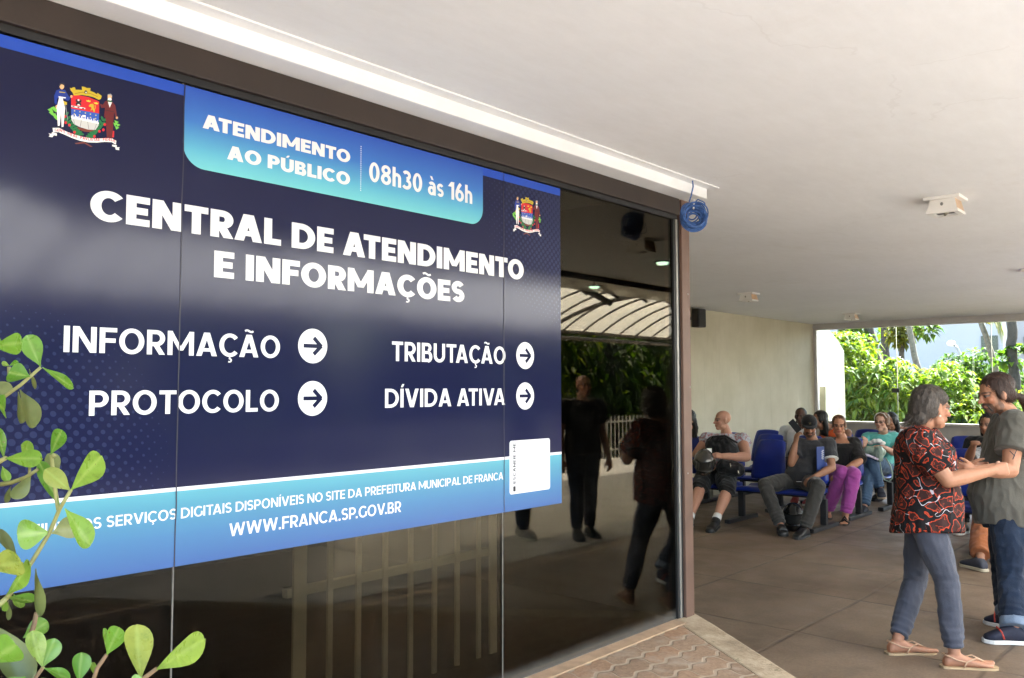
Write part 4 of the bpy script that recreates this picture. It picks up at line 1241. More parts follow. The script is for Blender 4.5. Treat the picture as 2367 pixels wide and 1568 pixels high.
class Person:
    """one body from joints in world space; clothes and hair are child meshes"""
    def __init__(s, lab, J, skin, vox=.0065, w=1.0, d=1.0, arm=1.0, leg=1.0, head=1.0, belly=0.0, bust=0.0, group=None, base=None, hands=None, beard=None, brow=(.02, .015, .01), lips=None, bare=False, feet=True, cat="person"):
        s.J = {k: V(v) for k, v in J.items()}; J = s.J
        s.vox, s.w, s.d, s.arm, s.leg, s.hs, s.belly, s.bust = vox, w, d, arm, leg, head, belly, bust
        J.setdefault('hu', UP)
        F = J['hf'].normalized(); U = (J['hu'] - F * J['hu'].dot(F)).normalized(); X = F.cross(U)
        s.F, s.U, s.X = F, U, X
        s.root = empty("person", base or (J['pel'].x, J['pel'].y, 0), 0, lab, cat, group)
        mb = MB()
        mb.loft(s.torso(0, -.1, 1.0), 22, 2.3)
        for sd in 'lr':
            mb.ell(J['s' + sd], (.062 * arm, .062 * arm, .062 * arm))
            mb.capsule([lerp(J['s' + sd], J['neck'], .5) - UP * .03, J['s' + sd]], [.06, .055 * arm])
            mb.capsule([J['s' + sd], lerp(J['s' + sd], J['e' + sd], .45), J['e' + sd]], [.052 * arm, .05 * arm, .041 * arm])
            wr = J['w' + sd]
            mb.capsule([J['e' + sd], lerp(J['e' + sd], wr, .3), wr], [.042 * arm, .044 * arm, .027 * arm])
            h = (hands or {}).get(sd)
            hd = V(h[0]).normalized() if h else (wr - J['e' + sd]).normalized()
            pn = V(h[1]).normalized() if h else -UP
            s.hand(mb, wr, hd, pn, h[2] if h else 25, sd)
            if 'k' + sd in J:
                mb.capsule([J['h' + sd], lerp(J['h' + sd], J['k' + sd], .5), J['k' + sd]], [.088 * leg, .08 * leg, .056 * leg])
                mb.capsule([J['k' + sd], lerp(J['k' + sd], J['a' + sd], .3), lerp(J['k' + sd], J['a' + sd], .75), J['a' + sd]], [.054 * leg, .058 * leg, .04 * leg, .036 * leg])
                if feet: s.foot(mb, sd, 0.0, bare)
        s.headprims(mb)
        base_h = s.loc(0, -.03, -.09)
        mb.capsule([J['neck'] - UP * .03, lerp(J['neck'], base_h, .6), base_h], [.064 * (1 + (w - 1) * .6), .056 * (1 + (w - 1) * .4), .055])
        me = union(mb, vox, 3)
        s.paint(me, skin, beard, brow, lips or tuple(c * f for c, f in zip(skin, (.85, .55, .5))))
        s.body = link("body", me, M_skin, s.root, True)

    def loc(s, x, y, z):
        return s.J['head'] + (s.X * x + s.F * y + s.U * z) * s.hs

    def frame(s, t):
        J = s.J
        a = (J['hl'] - J['hr']).normalized(); b_ = (J['sl'] - J['sr']).normalized()
        L = lerp(a, b_, min(1, max(0, t))).normalized()
        u = (J['neck'] - J['pel']).normalized()
        F = L.cross(u).normalized()
        return L, F

    def torso(s, infl, t0, t1, flare=0.0, straight=False):
        T = [(-.16, .12, .10), (-.06, .16, .125), (.05, .17, .128), (.2, .158, .12), (.38, .15, .114), (.58, .16, .118), (.76, .178, .114), (.88, .165, .095), (.95, .115, .072), (1.0, .066, .058)]
        ts = [t0] + [q[0] for q in T if t0 + .02 < q[0] < t1 - .02] + [t1]
        o = []
        for t in ts:
            tw = max(t, .05) if straight else t
            a = np.interp(tw, [q[0] for q in T], [q[1] for q in T]) * s.w
            b_ = np.interp(tw, [q[0] for q in T], [q[2] for q in T]) * s.d
            L, F = s.frame(t)
            c = lerp(s.J['pel'], s.J['neck'], t)
            be = s.belly * math.exp(-((t - .28) / .24) ** 2) + s.bust * math.exp(-((t - .68) / .13) ** 2)
            fl = flare * max(0, 1 - (t - t0) / .5)
            o.append((c + F * be * .8, L, F, a + infl + be * .25 + fl, b_ + infl + be * .55 + fl))
        return o

    def hand(s, mb, w, d, n, curl, sd):
        d = d.normalized(); n = (n - d * n.dot(d)).normalized(); k = d.cross(n)
        if sd == 'l': k = -k          # k points to the thumb side
        z = .95
        mb.loft([(w - d * .01, k, n, .027, .021), (w + d * .03 * z, k, n, .036, .019), (w + d * .065 * z, k, n, .042, .017), (w + d * .09 * z, k, n, .04, .014), (w + d * .097 * z, k, n, .034, .009)], 14, 2.4)
        for i, (off, ln) in enumerate(((.031, .94), (.0105, 1.04), (-.0105, .97), (-.031, .78))):
            p = w + d * .086 * z + k * off * z; a = math.radians(curl * .8 + 4 * i); pts = [p - d * .02, p]
            for L_ in (.042, .027, .021):
                p = p + (d * math.cos(a) + n * math.sin(a)).normalized() * L_ * ln * z; pts.append(p); a += math.radians(curl)
            mb.capsule(pts, [.0095, .0098, .0090, .0084, .0074], 8)
        p = w + d * .028 * z + k * .028; pts = [p - k * .012]
        a = math.radians(42); c2_ = math.radians(curl * .7)
        for L_ in (.035, .032, .026):
            q = (d * math.cos(a) + k * math.sin(a)) * math.cos(c2_) + n * math.sin(c2_)
            pts.append(pts[-1] + q.normalized() * L_); a -= math.radians(14)
        mb.capsule(pts, [.014, .0125, .011, .009], 8)

    def foot(s, mb, sd, infl, bare=False, z0=.012):
        A, T = s.J['a' + sd], s.J['t' + sd]
        d = (T - A); dz = d.z; d = V((d.x, d.y, 0)); L_ = d.length; d.normalize(); k = V((-d.y, d.x, 0))
        slope = (T.z - .03) - (A.z - .085)
        def base(f): return (A.z - .085) + (T.z - .03 - A.z + .085) * max(0, f / max(L_, .01))
        secs = []
        for f, a, h in (((-.062, .020, .04), (-.05, .03, .055), (-.02, .034, .078), (.02, .034, .078), (.06, .036, .058), (.10, .040, .044), (L_ * .82, .046, .030), (L_ * .95, .043, .024), (L_ + .006, .034, .018), (L_ + .012, .014, .010)) if bare else ((-.062, .018, .04), (-.05, .028, .062), (-.02, .033, .085), (.02, .034, .092), (.06, .036, .075), (.10, .040, .058), (L_ * .82, .046, .043), (L_ * .95, .042, .033), (L_ + .012, .030, .024), (L_ + .022, .012, .012))):
            h = h + infl; a = a + infl
            secs.append((V((A.x, A.y, 0)) + d * f + UP * (base(f) + z0 - .004 + h / 2), k, UP, a, h / 2 + .002))
        mb.loft(secs, 16, 2.3)
        if bare:
            for i in range(5):
                o = (.034 - i * .017) * (1 if sd == 'l' else -1) * -1
                ln = (.034, .034, .028, .022, .015)[i]; r_ = (.0145, .0105, .010, .0095, .009)[i]
                p = V((A.x, A.y, 0)) + d * (L_ * .97 - i * .006) + k * o + UP * (base(L_) + z0 + .012)
                mb.capsule([p - d * .02, p + d * ln - UP * .002], [r_, r_], 8)

    def headprims(s, mb):
        X, F, U, h = s.X, s.F, s.U, s.hs
        def E(x, y, z, a, b_, c): mb.ell(s.loc(x, y, z), (a * h, b_ * h, c * h), (X, F, U), 16, 11)
        E(0, -.012, .035, .075, .095, .083); E(0, .022, -.03, .061, .068, .086); E(0, .056, -.09, .034, .032, .026); E(0, .01, -.075, .055, .06, .04)
        E(0, .074, .022, .05, .018, .012)
        for sg in (-1, 1):
            E(sg * .036, .058, -.022, .026, .024, .026); E(sg * .077, -.004, -.008, .010, .022, .034); E(sg * .031, .0755, .004, .0135, .0135, .0115)
            E(sg * .011, .098, -.030, .009, .012, .008); E(sg * .05, .02, -.075, .02, .03, .025)
        mb.capsule([s.loc(0, .082, .016), s.loc(0, .095, -.008), s.loc(0, .109, -.028)], [.0085 * h, .0105 * h, .0125 * h], 10)
        E(0, .086, -.055, .026, .012, .007); E(0, .086, -.066, .022, .012, .007)

    def paint(s, me, skin, beard, brow, lips):
        c = coords(me); C = np.array(s.J['head'])
        r_ = (c - C) / s.hs
        x = r_ @ np.array(s.X); y = r_ @ np.array(s.F); z = r_ @ np.array(s.U)
        near = (np.abs(x) < .11) & (np.abs(y) < .14) & (np.abs(z) < .14)
        col = np.ones((len(c), 4)); col[:, :3] = skin
        ax = np.abs(x)
        front = near & (y > .045)
        def put(mk, cc, f=1.0):
            mk = mk & near
            col[mk, :3] = col[mk, :3] * (1 - f) + np.array(cc) * f
        put(front & (((ax - .038) / .028) ** 2 + ((z + .026) / .026) ** 2 < 1), (skin[0] * 1.02, skin[1] * .82, skin[2] * .78), .6)
        if beard:
            put((y > .0) & (y <= .05) & (z < -.045) & (z > -.118), beard, .38)
            put((y > .05) & (ax < .046) & (z < -.042) & (z > -.125) & ~((ax < .022) & (np.abs(z + .060) < .009) & (y > .07)), beard, .82)
            put((y > .06) & (ax < .034) & (np.abs(z + .046) < .007), beard, .9)
            put((y > -.005) & (y < .03) & (ax > .058) & (z < .02) & (z > -.1), beard, .6)
        put(front & (((x) / .025) ** 2 + ((z + .0605) / .0115) ** 2 < 1) & (y > .072), lips, .8)
        put(front & (((ax - .031) / .0155) ** 2 + ((z - .004) / .0085) ** 2 < 1), (.11, .085, .075))
        put(front & (((ax - .031) / .006) ** 2 + ((z - .004) / .0080) ** 2 < 1), (.02, .012, .01))
        put(front & (np.abs(ax - .031) < .018) & (np.abs(z - .0125) < .0035), (.05, .03, .025), .55)
        put(front & (np.abs(ax - .032) < .022) & (np.abs(z - .026 + .15 * np.abs(ax - .03)) < .0055), brow, .8)
        a = me.color_attributes.new("col", 'FLOAT_COLOR', 'POINT')
        a.data.foreach_set("color", col.ravel())

    # ---- clothes
    def shirt(s, name, m, hem=-.02, sleeve=.55, infl=.018, flare=.0, top=.985, loose=1.0, wr=.006, seed=0.0, strap=False):
        J = s.J; mb = MB()
        mb.loft(s.torso(infl, hem, top, flare, True), 26, 2.25)
        if sleeve > 0:
            for sd in 'lr':
                a, e, w_ = J['s' + sd], J['e' + sd], J['w' + sd]
                rr = (.062 * s.arm + infl) * loose
                mb.ell(a, (rr * 1.02,) * 3)
                mb.capsule([lerp(a, J['neck'], .55) - UP * .03, a], [.066 + infl * .4, rr])
                if sleeve <= 1: mb.tube([a, lerp(a, e, sleeve * .5), lerp(a, e, sleeve)], [rr, rr * .98, rr * 1.0], 16)
                else:
                    mb.tube([a, lerp(a, e, .5), e, lerp(e, w_, .05), lerp(e, w_, sleeve - 1)], [rr, rr * .95, rr * .85, rr * .82, rr * .62], 16)
        me = wrinkle(union(mb, s.vox, 3), wr, (11, 11, 6), seed)
        return link(name, me, m, s.root, True)

    def pants(s, name, m, leg=1.0, infl=.014, top=.12, wr=.006, seed=1.0, ankle=.055, cuffs=None, bunch=.0032):
        J = s.J; mb = MB()
        mb.loft(s.torso(infl, -.12, top), 24, 2.25)
        for sd in 'lr':
            h, k_, a = J['h' + sd], J['k' + sd], J['a' + sd]
            r0, r1 = (.092 * s.leg + infl), (.060 * s.leg + infl)
            mb.ell(h, (r0, r0, r0)); mb.ell(k_, (r1, r1, r1))
            mb.capsule([lerp(J['pel'], h, .5), h], [.11, r0])
            if leg <= .5:
                mb.tube([h, lerp(h, k_, .5), lerp(h, k_, leg * 2)], [r0, r0 * .96, r1 * 1.12], 18)
            else:
                f = (leg - .5) * 2; e = lerp(k_, a, f)
                mb.tube([h, lerp(h, k_, .5), k_], [r0, r0 * .93, r1], 18)
                mb.tube([k_, lerp(k_, e, .35), lerp(k_, e, .8), e], [r1, .060 * s.leg + infl, ankle + .004 + infl * .4, ankle], 18)
        me = wrinkle(union(mb, s.vox, 3), wr, (10, 10, 7), seed)
        if leg > .5:      # folds gathered at the ankles and behind the knees
            c = coords(me); n = normals(me); dsp = np.zeros(len(c))
            for sd in 'lr':
                k_, a = np.array(J['k' + sd]), np.array(J['a' + sd]); u = a - k_; Ls = np.linalg.norm(u); u = u / Ls
                r_ = c - k_; tt = r_ @ u; rad = np.linalg.norm(r_ - tt[:, None] * u, axis=1); ok = rad < .12 * s.leg + .02
                up_ = Ls * (leg - .5) * 2 - tt
                ph_ = up_ + .012 * np.sin(np.arctan2(r_[:, 1], r_[:, 0]) * 2 + seed)
                dsp += np.where(ok & (tt > 0), bunch * np.clip(1 - up_ / .17, 0, 1) * np.sin(ph_ * 2 * np.pi / .042), 0)
                dsp += np.where(ok, bunch * .45 * np.exp(-(tt / .06) ** 2) * np.sin((tt + .3 * (r_ @ np.array((.5, .5, 0)))) * 2 * np.pi / .05), 0)
            me.vertices.foreach_set("co", (c + n * (dsp * (.55 + .9 * np.abs(np.sin(c[:, 2] * 23 + c[:, 0] * 31 + seed))))[:, None]).ravel()); me.update()
        o = link(name, me, m, s.root, True)
        if cuffs:
            for sd in 'lr':
                k_, a = J['k' + sd], J['a' + sd]
                c = MB(); e = lerp(k_, a, (leg - .5) * 2); u = (a - k_).normalized()
                c.tube([e - u * .045, e - u * .02, e + u * .012], [ankle + .011, ankle + .014, ankle + .012], 18)
                link("cuff", wrinkle(union(c, .006, 2), .003, (14, 14, 14), seed), cuffs, s.root, True)
        return o

    def shoes(s, m, sole, high=0.0, tongue=None):
        for sd in 'lr':
            mb = MB(); s.foot(mb, sd, .010, z0=.020)
            if high:
                a = s.J['a' + sd]; u = (s.J['k' + sd] - a).normalized()
                mb.tube([a - u * .05, a + u * high], [.052, .05], 14)
            sh = link("shoe", union(mb, .006, 2), m, s.root, True)
            A, T = s.J['a' + sd], s.J['t' + sd]
            d = V((T.x - A.x, T.y - A.y, 0)); L_ = d.length; d.normalize(); k = V((-d.y, d.x, 0)); b_ = MB()
            n = 12; dz = T.z - .03; az = A.z - .085
            prof = ((-.076, .012), (-.07, .028), (-.05, .04), (-.01, .044), (.05, .044), (L_ * .6, .052), (L_ * .85, .056), (L_, .048), (L_ + .025, .03), (L_ + .034, .008))
            ring_ = [(f, a) for f, a in prof] + [(f, -a) for f, a in prof[::-1]]
            vs = []
            for h in (.002, .026):
                for f, a in ring_:
                    vs.append(V((A.x, A.y, 0)) + d * f + k * a + UP * (az + (dz - az) * max(0, min(1, f / L_)) + h))
            q = len(ring_)
            b_.add(vs, [tuple(range(q))[::-1], tuple(range(q, 2 * q))] + [(i, (i + 1) % q, q + (i + 1) % q, q + i) for i in range(q)])
            b_.build("sole", sole, sh, False, bevel=.003)
            if tongue:
                c = MB()
                for sg in (-1, 1):
                    c.tube([V((A.x, A.y, 0)) + d * (.10) + k * (sg * .012) + UP * (az + .095), V((A.x, A.y, 0)) + d * .085 + k * (sg * .040) + UP * (az + .075), V((A.x, A.y, 0)) + d * .075 + k * (sg * .053) + UP * (az + .035)], .0055, 6)
                c.build("piping", tongue, sh, True)

    def hair(s, kind, m, seed=0.0):
        mb = MB(); h = s.hs; fr = (s.X, s.F, s.U)
        def E(x, y, z, a, b_, c): mb.ell(s.loc(x, y, z), (a * h, b_ * h, c * h), fr, 16, 11)
        if kind == 'bob':
            E(0, -.026, .050, .086, .100, .083); E(0, -.068, -.005, .078, .062, .078); E(0, -.086, -.045, .062, .042, .042); E(0, .020, .088, .055, .048, .022)
            for sg in (-1, 1): E(sg * .072, -.042, .0, .020, .048, .066); E(sg * .066, .012, .058, .018, .046, .034); E(sg * .045, -.085, -.07, .032, .035, .042)
            for i in range(13):
                a = -1.3 + i * .217; mb.capsule([s.loc(.060 * math.sin(a), -.10 + .02 * abs(a), -.04), s.loc(.075 * math.sin(a), -.125 + .03 * abs(a), -.07), s.loc(.08 * math.sin(a), -.148 + .035 * abs(a) + .01 * math.sin(i * 3.3), -.095 - .012 * math.sin(i * 2.1))], [.016, .011, .003], 8)
        elif kind == 'short':
            E(0, -.030, .048, .0835, .099, .083); E(0, -.055, -.005, .072, .06, .07)
            for sg in (-1, 1): E(sg * .066, .002, .02, .015, .045, .045)
        elif kind == 'slick':
            E(0, -.027, .049, .0835, .1025, .0845); E(0, -.06, -.005, .073, .062, .072)
            for sg in (-1, 1): E(sg * .068, -.012, .012, .016, .045, .05)
            mb.capsule([s.loc(0, -.11, -.035), s.loc(.005, -.15, -.05), s.loc(.0, -.175, -.10), s.loc(0, -.17, -.17), s.loc(0, -.155, -.23)], [.024, .026, .03, .026, .01], 10)
        elif kind in ('long', 'tail'):
            E(0, -.032, .05, .086, .103, .085); E(0, -.065, -.01, .08, .065, .08)
            for sg in (-1, 1): E(sg * .07, -.01, .015, .02, .05, .06)
            if kind == 'long':
                for sg in (-1, -.5, 0, .5, 1): mb.capsule([s.loc(sg * .066, -.05 - .02 * (1 - abs(sg)), 0), s.loc(sg * .075, -.06, -.1), s.loc(sg * .08, -.055, -.22)], [.035, .036, .016], 10)
            else:
                mb.capsule([s.loc(0, -.10, .02), s.loc(.03, -.13, -.04), s.loc(.06, -.11, -.12), s.loc(.07, -.09, -.2)], [.03, .032, .028, .012], 10)
        elif kind == 'crop':
            E(0, -.026, .042, .079, .096, .082)
        me = wrinkle(union(mb, .0055, 3), .0042, (55, 55, 14), seed, False)
        if kind != 'crop':      # loose locks laid over the mass
            c = coords(me); n = normals(me); R = random.Random(int(seed * 10) + 3); b_ = MB()
            b_.v = [tuple(p) for p in c]; b_.f = [tuple(f.vertices) for f in me.polygons]; b_.mi = [0] * len(b_.f)
            for _ in range(1700 if s.vox < .006 else 420):
                i = R.randrange(len(c)); p = V(c[i]); nn = V(n[i])
                g = -s.F * R.uniform(.35, .9) - s.U * R.uniform(.4, 1.1) + s.X * R.uniform(-.25, .25)
                t_ = g - nn * g.dot(nn)
                if t_.length < .2: continue
                t_.normalize(); L_ = R.uniform(.025, .06); sd = t_.cross(nn).normalized() * R.uniform(.0008, .0019); lift = R.uniform(.001, .004)
                q = []
                for j in range(5):
                    f = j / 4
                    pp = p + t_ * L_ * f + nn * (lift * math.sin(f * 3.14) + .0012 - .010 * f * f * (L_ / .06)) - s.U * (.012 * f * f * L_ / .06)
                    q += [pp + sd * (1 - f * .8), pp - sd * (1 - f * .8)]
                b_.add(q, [(2 * j, 2 * j + 1, 2 * j + 3, 2 * j + 2) for j in range(4)])
            me2 = b_.mesh("hair"); bpy.data.meshes.remove(me); me = me2
        return link("hair", me, m, s.root, True)

    def glasses(s, m):
        b_ = MB()
        for sg in (-1, 1):
            pts = [s.loc(sg * .033 + .021 * math.cos(a * math.pi / 8), .098 - .006 * abs(math.cos(a * math.pi / 8)), .001 + .016 * math.sin(a * math.pi / 8)) for a in range(16)]
            b_.tube(pts, 0.0013, 5, closed=True)
            b_.tube([s.loc(sg * .054, .092, .004), s.loc(sg * .078, .05, .008), s.loc(sg * .08, -.005, .01)], 0.0013, 5)
        b_.tube([s.loc(-.012, .099, .006), s.loc(.012, .099, .006)], 0.0013, 5)
        return b_.build("glasses", m, s.root, True)


def seated(X, Y, yaw=0.0, hyaw=None, lean=0.0, spread=.12, hz=0.0):
    F = V((-math.cos(yaw), math.sin(yaw), 0)); L = V((-F.y, F.x, 0))
    o = V((X, Y, 0)) - F * .02
    P = lambda f, l, z: o + F * f + L * l + UP * z
    hf = F if hyaw is None else V((-math.cos(hyaw), math.sin(hyaw), -.08))
    return dict(pel=P(0, 0, .53), neck=P(-.06 + lean, 0, 1.04 + hz), head=P(-.03 + lean * 1.3, 0, 1.185 + hz), hf=hf, sl=P(-.05 + lean, .175, .975 + hz), sr=P(-.05 + lean, -.175, .975 + hz),
                el=P(.06, .23, .72), er=P(.06, -.23, .72), wl=P(.27, .10, .60), wr=P(.27, -.10, .60), hl=P(.03, .09, .515), hr=P(.03, -.09, .515),
                kl=P(.46, spread, .50), kr=P(.46, -spread, .50), al=P(.46, spread, .09), ar=P(.44, -spread, .09), tl=P(.60, spread + .02, .03), tr=P(.58, -spread - .02, .03))


def standing(x, y, F, h=1.7, step=.0):
    F = V(F).normalized(); L = V((-F.y, F.x, 0)); k = h / 1.7; o = V((x, y, 0))
    P = lambda f, l, z: o + F * f * k + L * l * k + UP * z * k
    return dict(pel=P(0, 0, .93), neck=P(0, 0, 1.43), head=P(.03, 0, 1.575), hf=F, sl=P(0, .185, 1.37), sr=P(0, -.185, 1.37), el=P(-.02, .25, 1.08), er=P(-.02, -.25, 1.08), wl=P(.06, .27, .83), wr=P(.06, -.27, .83),
                hl=P(0, .09, .90), hr=P(0, -.09, .90), kl=P(.02 + step, .10, .50), kr=P(.02 - step, -.10, .50), al=P(step * 1.3, .10, .09), ar=P(-step * 1.3, -.10, .09), tl=P(.14 + step * 1.3, .12, .03), tr=P(.14 - step * 1.3, -.12, .03))


SK_TAN = (.40, .195, .115); SK_PALE = (.52, .31, .225); SK_DARK = (.085, .042, .028); SK_MID = (.30, .15, .09); SK_PINK = (.47, .25, .17)
M_gl = mat("glasses_frame", (.04, .02, .02), .3)

# ---- standing woman
k = N("floral_blouse")
co = k.coord()
warp = k.n("ShaderNodeVectorMath", operation='MULTIPLY_ADD')
k.l(k.noise(14, 2, vec=co, out=1), warp.inputs[0]); warp.inputs[1].default_value = (.055, .055, .055); k.l(co, warp.inputs[2])
vo = k.n("ShaderNodeTexVoronoi", feature='DISTANCE_TO_EDGE'); vo.inputs["Scale"].default_value = 11.0; k.l(warp.outputs[0], vo.inputs["Vector"])
vf = k.n("ShaderNodeTexVoronoi"); vf.inputs["Scale"].default_value = 11.0; k.l(warp.outputs[0], vf.inputs["Vector"])
dist = vo.outputs["Distance"]
lobes = k.math('ADD', dist, k.math('MULTIPLY', k.math('SUBTRACT', k.noise(45, 2, vec=co), .5), .11))
rim = k.math('MULTIPLY', k.smooth(lobes, .10, .115), k.smooth(lobes, .155, .14))
inside = k.smooth(lobes, .135, .155)
vein = k.math('MULTIPLY', inside, k.math('LESS_THAN', k.math('ABSOLUTE', k.math('SUBTRACT', k.noise(16, 2, vec=warp.outputs[0]), .5)), .012))
base = k.mix(inside, (.006, .005, .006, 1), (.035, .012, .010, 1))
base = k.mix(rim, base, (.44, .050, .016, 1))
base = k.mix(k.math('MULTIPLY', vein, .5), base, (.50, .06, .02, 1))
sq = k.math('LESS_THAN', k.math('ABSOLUTE', k.math('SUBTRACT', k.noise(7.5, 1, vec=co, dist=.8), .5)), .011)
sq = k.math('MULTIPLY', sq, k.math('LESS_THAN', lobes, .115)); sq = k.math('MULTIPLY', sq, k.math('GREATER_THAN', k.noise(9, 1, vec=k.mapping(co, loc=(4, 2, 1))), .47))
base = k.mix(sq, base, (.46, .45, .49, 1))
k.l(base, k.p.inputs["Base Color"]); k.set(Roughness=.75, Specular_IOR_Level=.25); k.bump(k.noise(16, 4), .3, .02)
M_blouse = k.m
M_sweat = cloth("grey_jersey", srgb(68, 70, 80), .12, 500)
J = dict(head=atd(k4(498, 425), 5.20), hf=RT_ * .96 + FW * .1 - UP * .14, neck=atd(k4(385, 612), 5.22), sr=atd(k4(385, 735), 5.06), sl=atd(k4(440, 720), 5.40),
         pel=atd(k4(440, 1400), 5.22), hr=atd(k4(455, 1480), 5.12), hl=atd(k4(415, 1480), 5.32),
         er=atd(k4(640, 1075), 4.96), wr=atd(k4(1040, 985), 5.02), el=atd(k4(600, 960), 5.52), wl=atd(k4(800, 960), 5.56),
         kr=atd(k5(700, 600), 5.03), ar=atd(k5(790, 1275), 4.98), kl=atd(k5(390, 600), 5.36), al=atd(k5(232, 1165), 5.37))
J['tr'] = atz(k5(1130, 1420), .03); J['tl'] = atz(k5(520, 1268), .03)
J['ar'] = atz(k5(775, 1310), .088); J['al'] = atz(k5(215, 1180), .088)
pw = Person("grey haired woman in black and red floral blouse and grey trousers facing the man", J, SK_TAN, vox=.0055, w=1.0, d=1.16, arm=1.06, leg=.92, head=1.05, belly=.035, bust=.035, bare=True,
            hands=dict(r=(RT_ * .97 + UP * .12, FW * .8 + UP * -.2, 62), l=(RT_, FW * -1 + UP * .1, 40)), brow=(.15, .10, .08), base=(5.66, 1.59, 0))
pw.shirt("blouse", M_blouse, hem=-.17, sleeve=.74, infl=.022, flare=.034, wr=.0075, loose=1.10)
pw.pants("trousers", M_sweat, leg=.965, infl=.010, wr=.006, ankle=.050)
pw.hair('bob', hair_mat("ash_grey", (.085, .068, .056)), 2.0)
M_pearl = mat("pearl", (.7, .65, .55), .2, .02)
b = MB()
for sg in (1,): b.ell(pw.loc(sg * .084, .002, -.046), (.007, .007, .007)); 
b.build("earring", M_pearl, pw.root, True)
M_sole = mat("sandal_sole", (.42, .30, .17), .7, .15); M_strap = mat("sandal_strap", (.45, .28, .17), .5, .1)
for sd in 'lr':
    A, T = pw.J['a' + sd], pw.J['t' + sd]; d = V((T.x - A.x, T.y - A.y, 0)); L_ = d.length; d.normalize(); kx = V((-d.y, d.x, 0)); o = V((A.x, A.y, 0))
    prof = ((-.08, .01), (-.072, .028), (-.04, .038), (.05, .038), (L_ * .7, .05), (L_, .052), (L_ + .03, .036), (L_ + .042, .01))
    rg = [(f, a) for f, a in prof] + [(f, -a) for f, a in prof[::-1]]
    b = MB(); q = len(rg)
    b.add([o + d * f + kx * a + UP * h for h in (.001, .0125) for f, a in rg], [tuple(range(q))[::-1], tuple(range(q, 2 * q))] + [(i, (i + 1) % q, q + (i + 1) % q, q + i) for i in range(q)])
    sn = b.build("sandal", M_sole, pw.root)
    b = MB(); tp = o + d * (L_ * .80) + UP * .055
    for sg in (-1, 1):
        b.tube([tp + kx * .006 * sg - UP * .012, o + d * (L_ * .55) + kx * (.030 * sg) + UP * .066, o + d * .05 + kx * (.045 * sg) + UP * .045, o - d * .0 + kx * (.043 * sg) + UP * .055, o - d * .05 + kx * (.028 * sg) + UP * .075, o - d * .068 + UP * .08], .0042, 6)
        b.tube([o + d * .05 + kx * (.045 * sg) + UP * .045, o + d * .03 + kx * (.046 * sg) + UP * .012], .0042, 6)
    b.build("strap", M_strap, sn, True)

# ---- standing man
M_tee = cloth("khaki_tee", srgb(86, 83, 76), .12, 500)
k = N("dark_denim"); co = k.coord()
c = k.ramp(k.noise(7, 6, .65), (.3, (.007, .012, .025)), (.6, (.013, .023, .046)), (.8, (.030, .048, .080)))
c = k.mix(.4, c, k.ramp(k.noise(600, 2), (.3, (.55,) * 3), (.7, (1.4,) * 3)), 'MULTIPLY')
k.l(c, k.p.inputs["Base Color"]); k.set(Roughness=.85, Specular_IOR_Level=.2, Sheen_Weight=.1)
k.bump(k.math('ADD', k.noise(13, 5), k.math('MULTIPLY', k.noise(600, 2), .15)), .5, .02)
M_denim = k.m
M_cuff = cloth("faded_denim", (.14, .18, .24), .2, 500)
J = dict(head=atd(k4(1062, 305), 5.72), hf=RT_ * -.95 + FW * -.02 - UP * .22, neck=atd(k4(1215, 490), 5.75), sl=atd(k4(1240, 590), 5.55), sr=atd(k4(1170, 570), 5.95),
         pel=atd(k4(1195, 1400), 5.75), hl=atd(k4(1185, 1475), 5.64), hr=atd(k4(1170, 1475), 5.86),
         el=atd(k4(1195, 985), 5.42), wl=atd(k4(900, 985), 5.38), er=atd(k4(1010, 955), 6.1), wr=atd(k4(800, 950), 5.95),
         kl=atd(k5(1340, 560), 5.55), kr=atd(k5(1270, 500), 5.86))
J['al'] = atz(k5(1375, 1090), .088); J['ar'] = atz(k5(1330, 955), .088); J['tl'] = atz(k5(1105, 1165), .03); J['tr'] = atz(k5(1120, 985), .03)
pm = Person("bearded man with ponytail in khaki tee and dark jeans holding the woman's arms", J, SK_TAN, vox=.0055, w=1.05, d=1.18, arm=1.2, leg=1.0, head=1.08, belly=.07,
            hands=dict(l=(RT_ * -.97 + UP * .1, UP * .3 + FW, 35), r=(RT_ * -1, UP * -.2 - FW, 35)), beard=(.085, .055, .042), brow=(.05, .03, .022), lips=(.26, .11, .085), base=(6.5, 1.42, 0))
pm.shirt("tee_shirt", M_tee, hem=-.09, sleeve=.60, infl=.020, flare=.030, wr=.007, loose=1.10, seed=4)
pm.pants("jeans", M_denim, leg=.965, infl=.018, wr=.007, ankle=.072, seed=6, cuffs=M_cuff)
pm.shoes(mat("navy_canvas", (.012, .014, .03), .8, .2, 60), mat("white_rubber", (.68, .66, .62), .6, .08), tongue=mat("red_piping", (.42, .04, .02), .6))
pm.hair('slick', hair_mat("dark_brown", (.040, .018, .012)), 5.0)
b = MB(); fr_ = (pm.X, pm.F, pm.U)
b.ell(pm.loc(0, .086, -.049), (.027, .012, .0065), fr_); b.ell(pm.loc(0, .070, -.102), (.024, .020, .024), fr_); b.capsule([pm.loc(0, .070, -.105), pm.loc(0, .066, -.132)], [.018, .007], 10)
for sg in (-1, 1): b.capsule([pm.loc(sg * .025, .078, -.054), pm.loc(sg * .029, .064, -.09)], [.0065, .009], 8)
link("beard", wrinkle(union(b, .005, 2), .003, (60, 60, 20), 1, False), hair_mat("grey_brown", (.05, .038, .032)), pm.root, True)
from mathutils.bvhtree import BVHTree
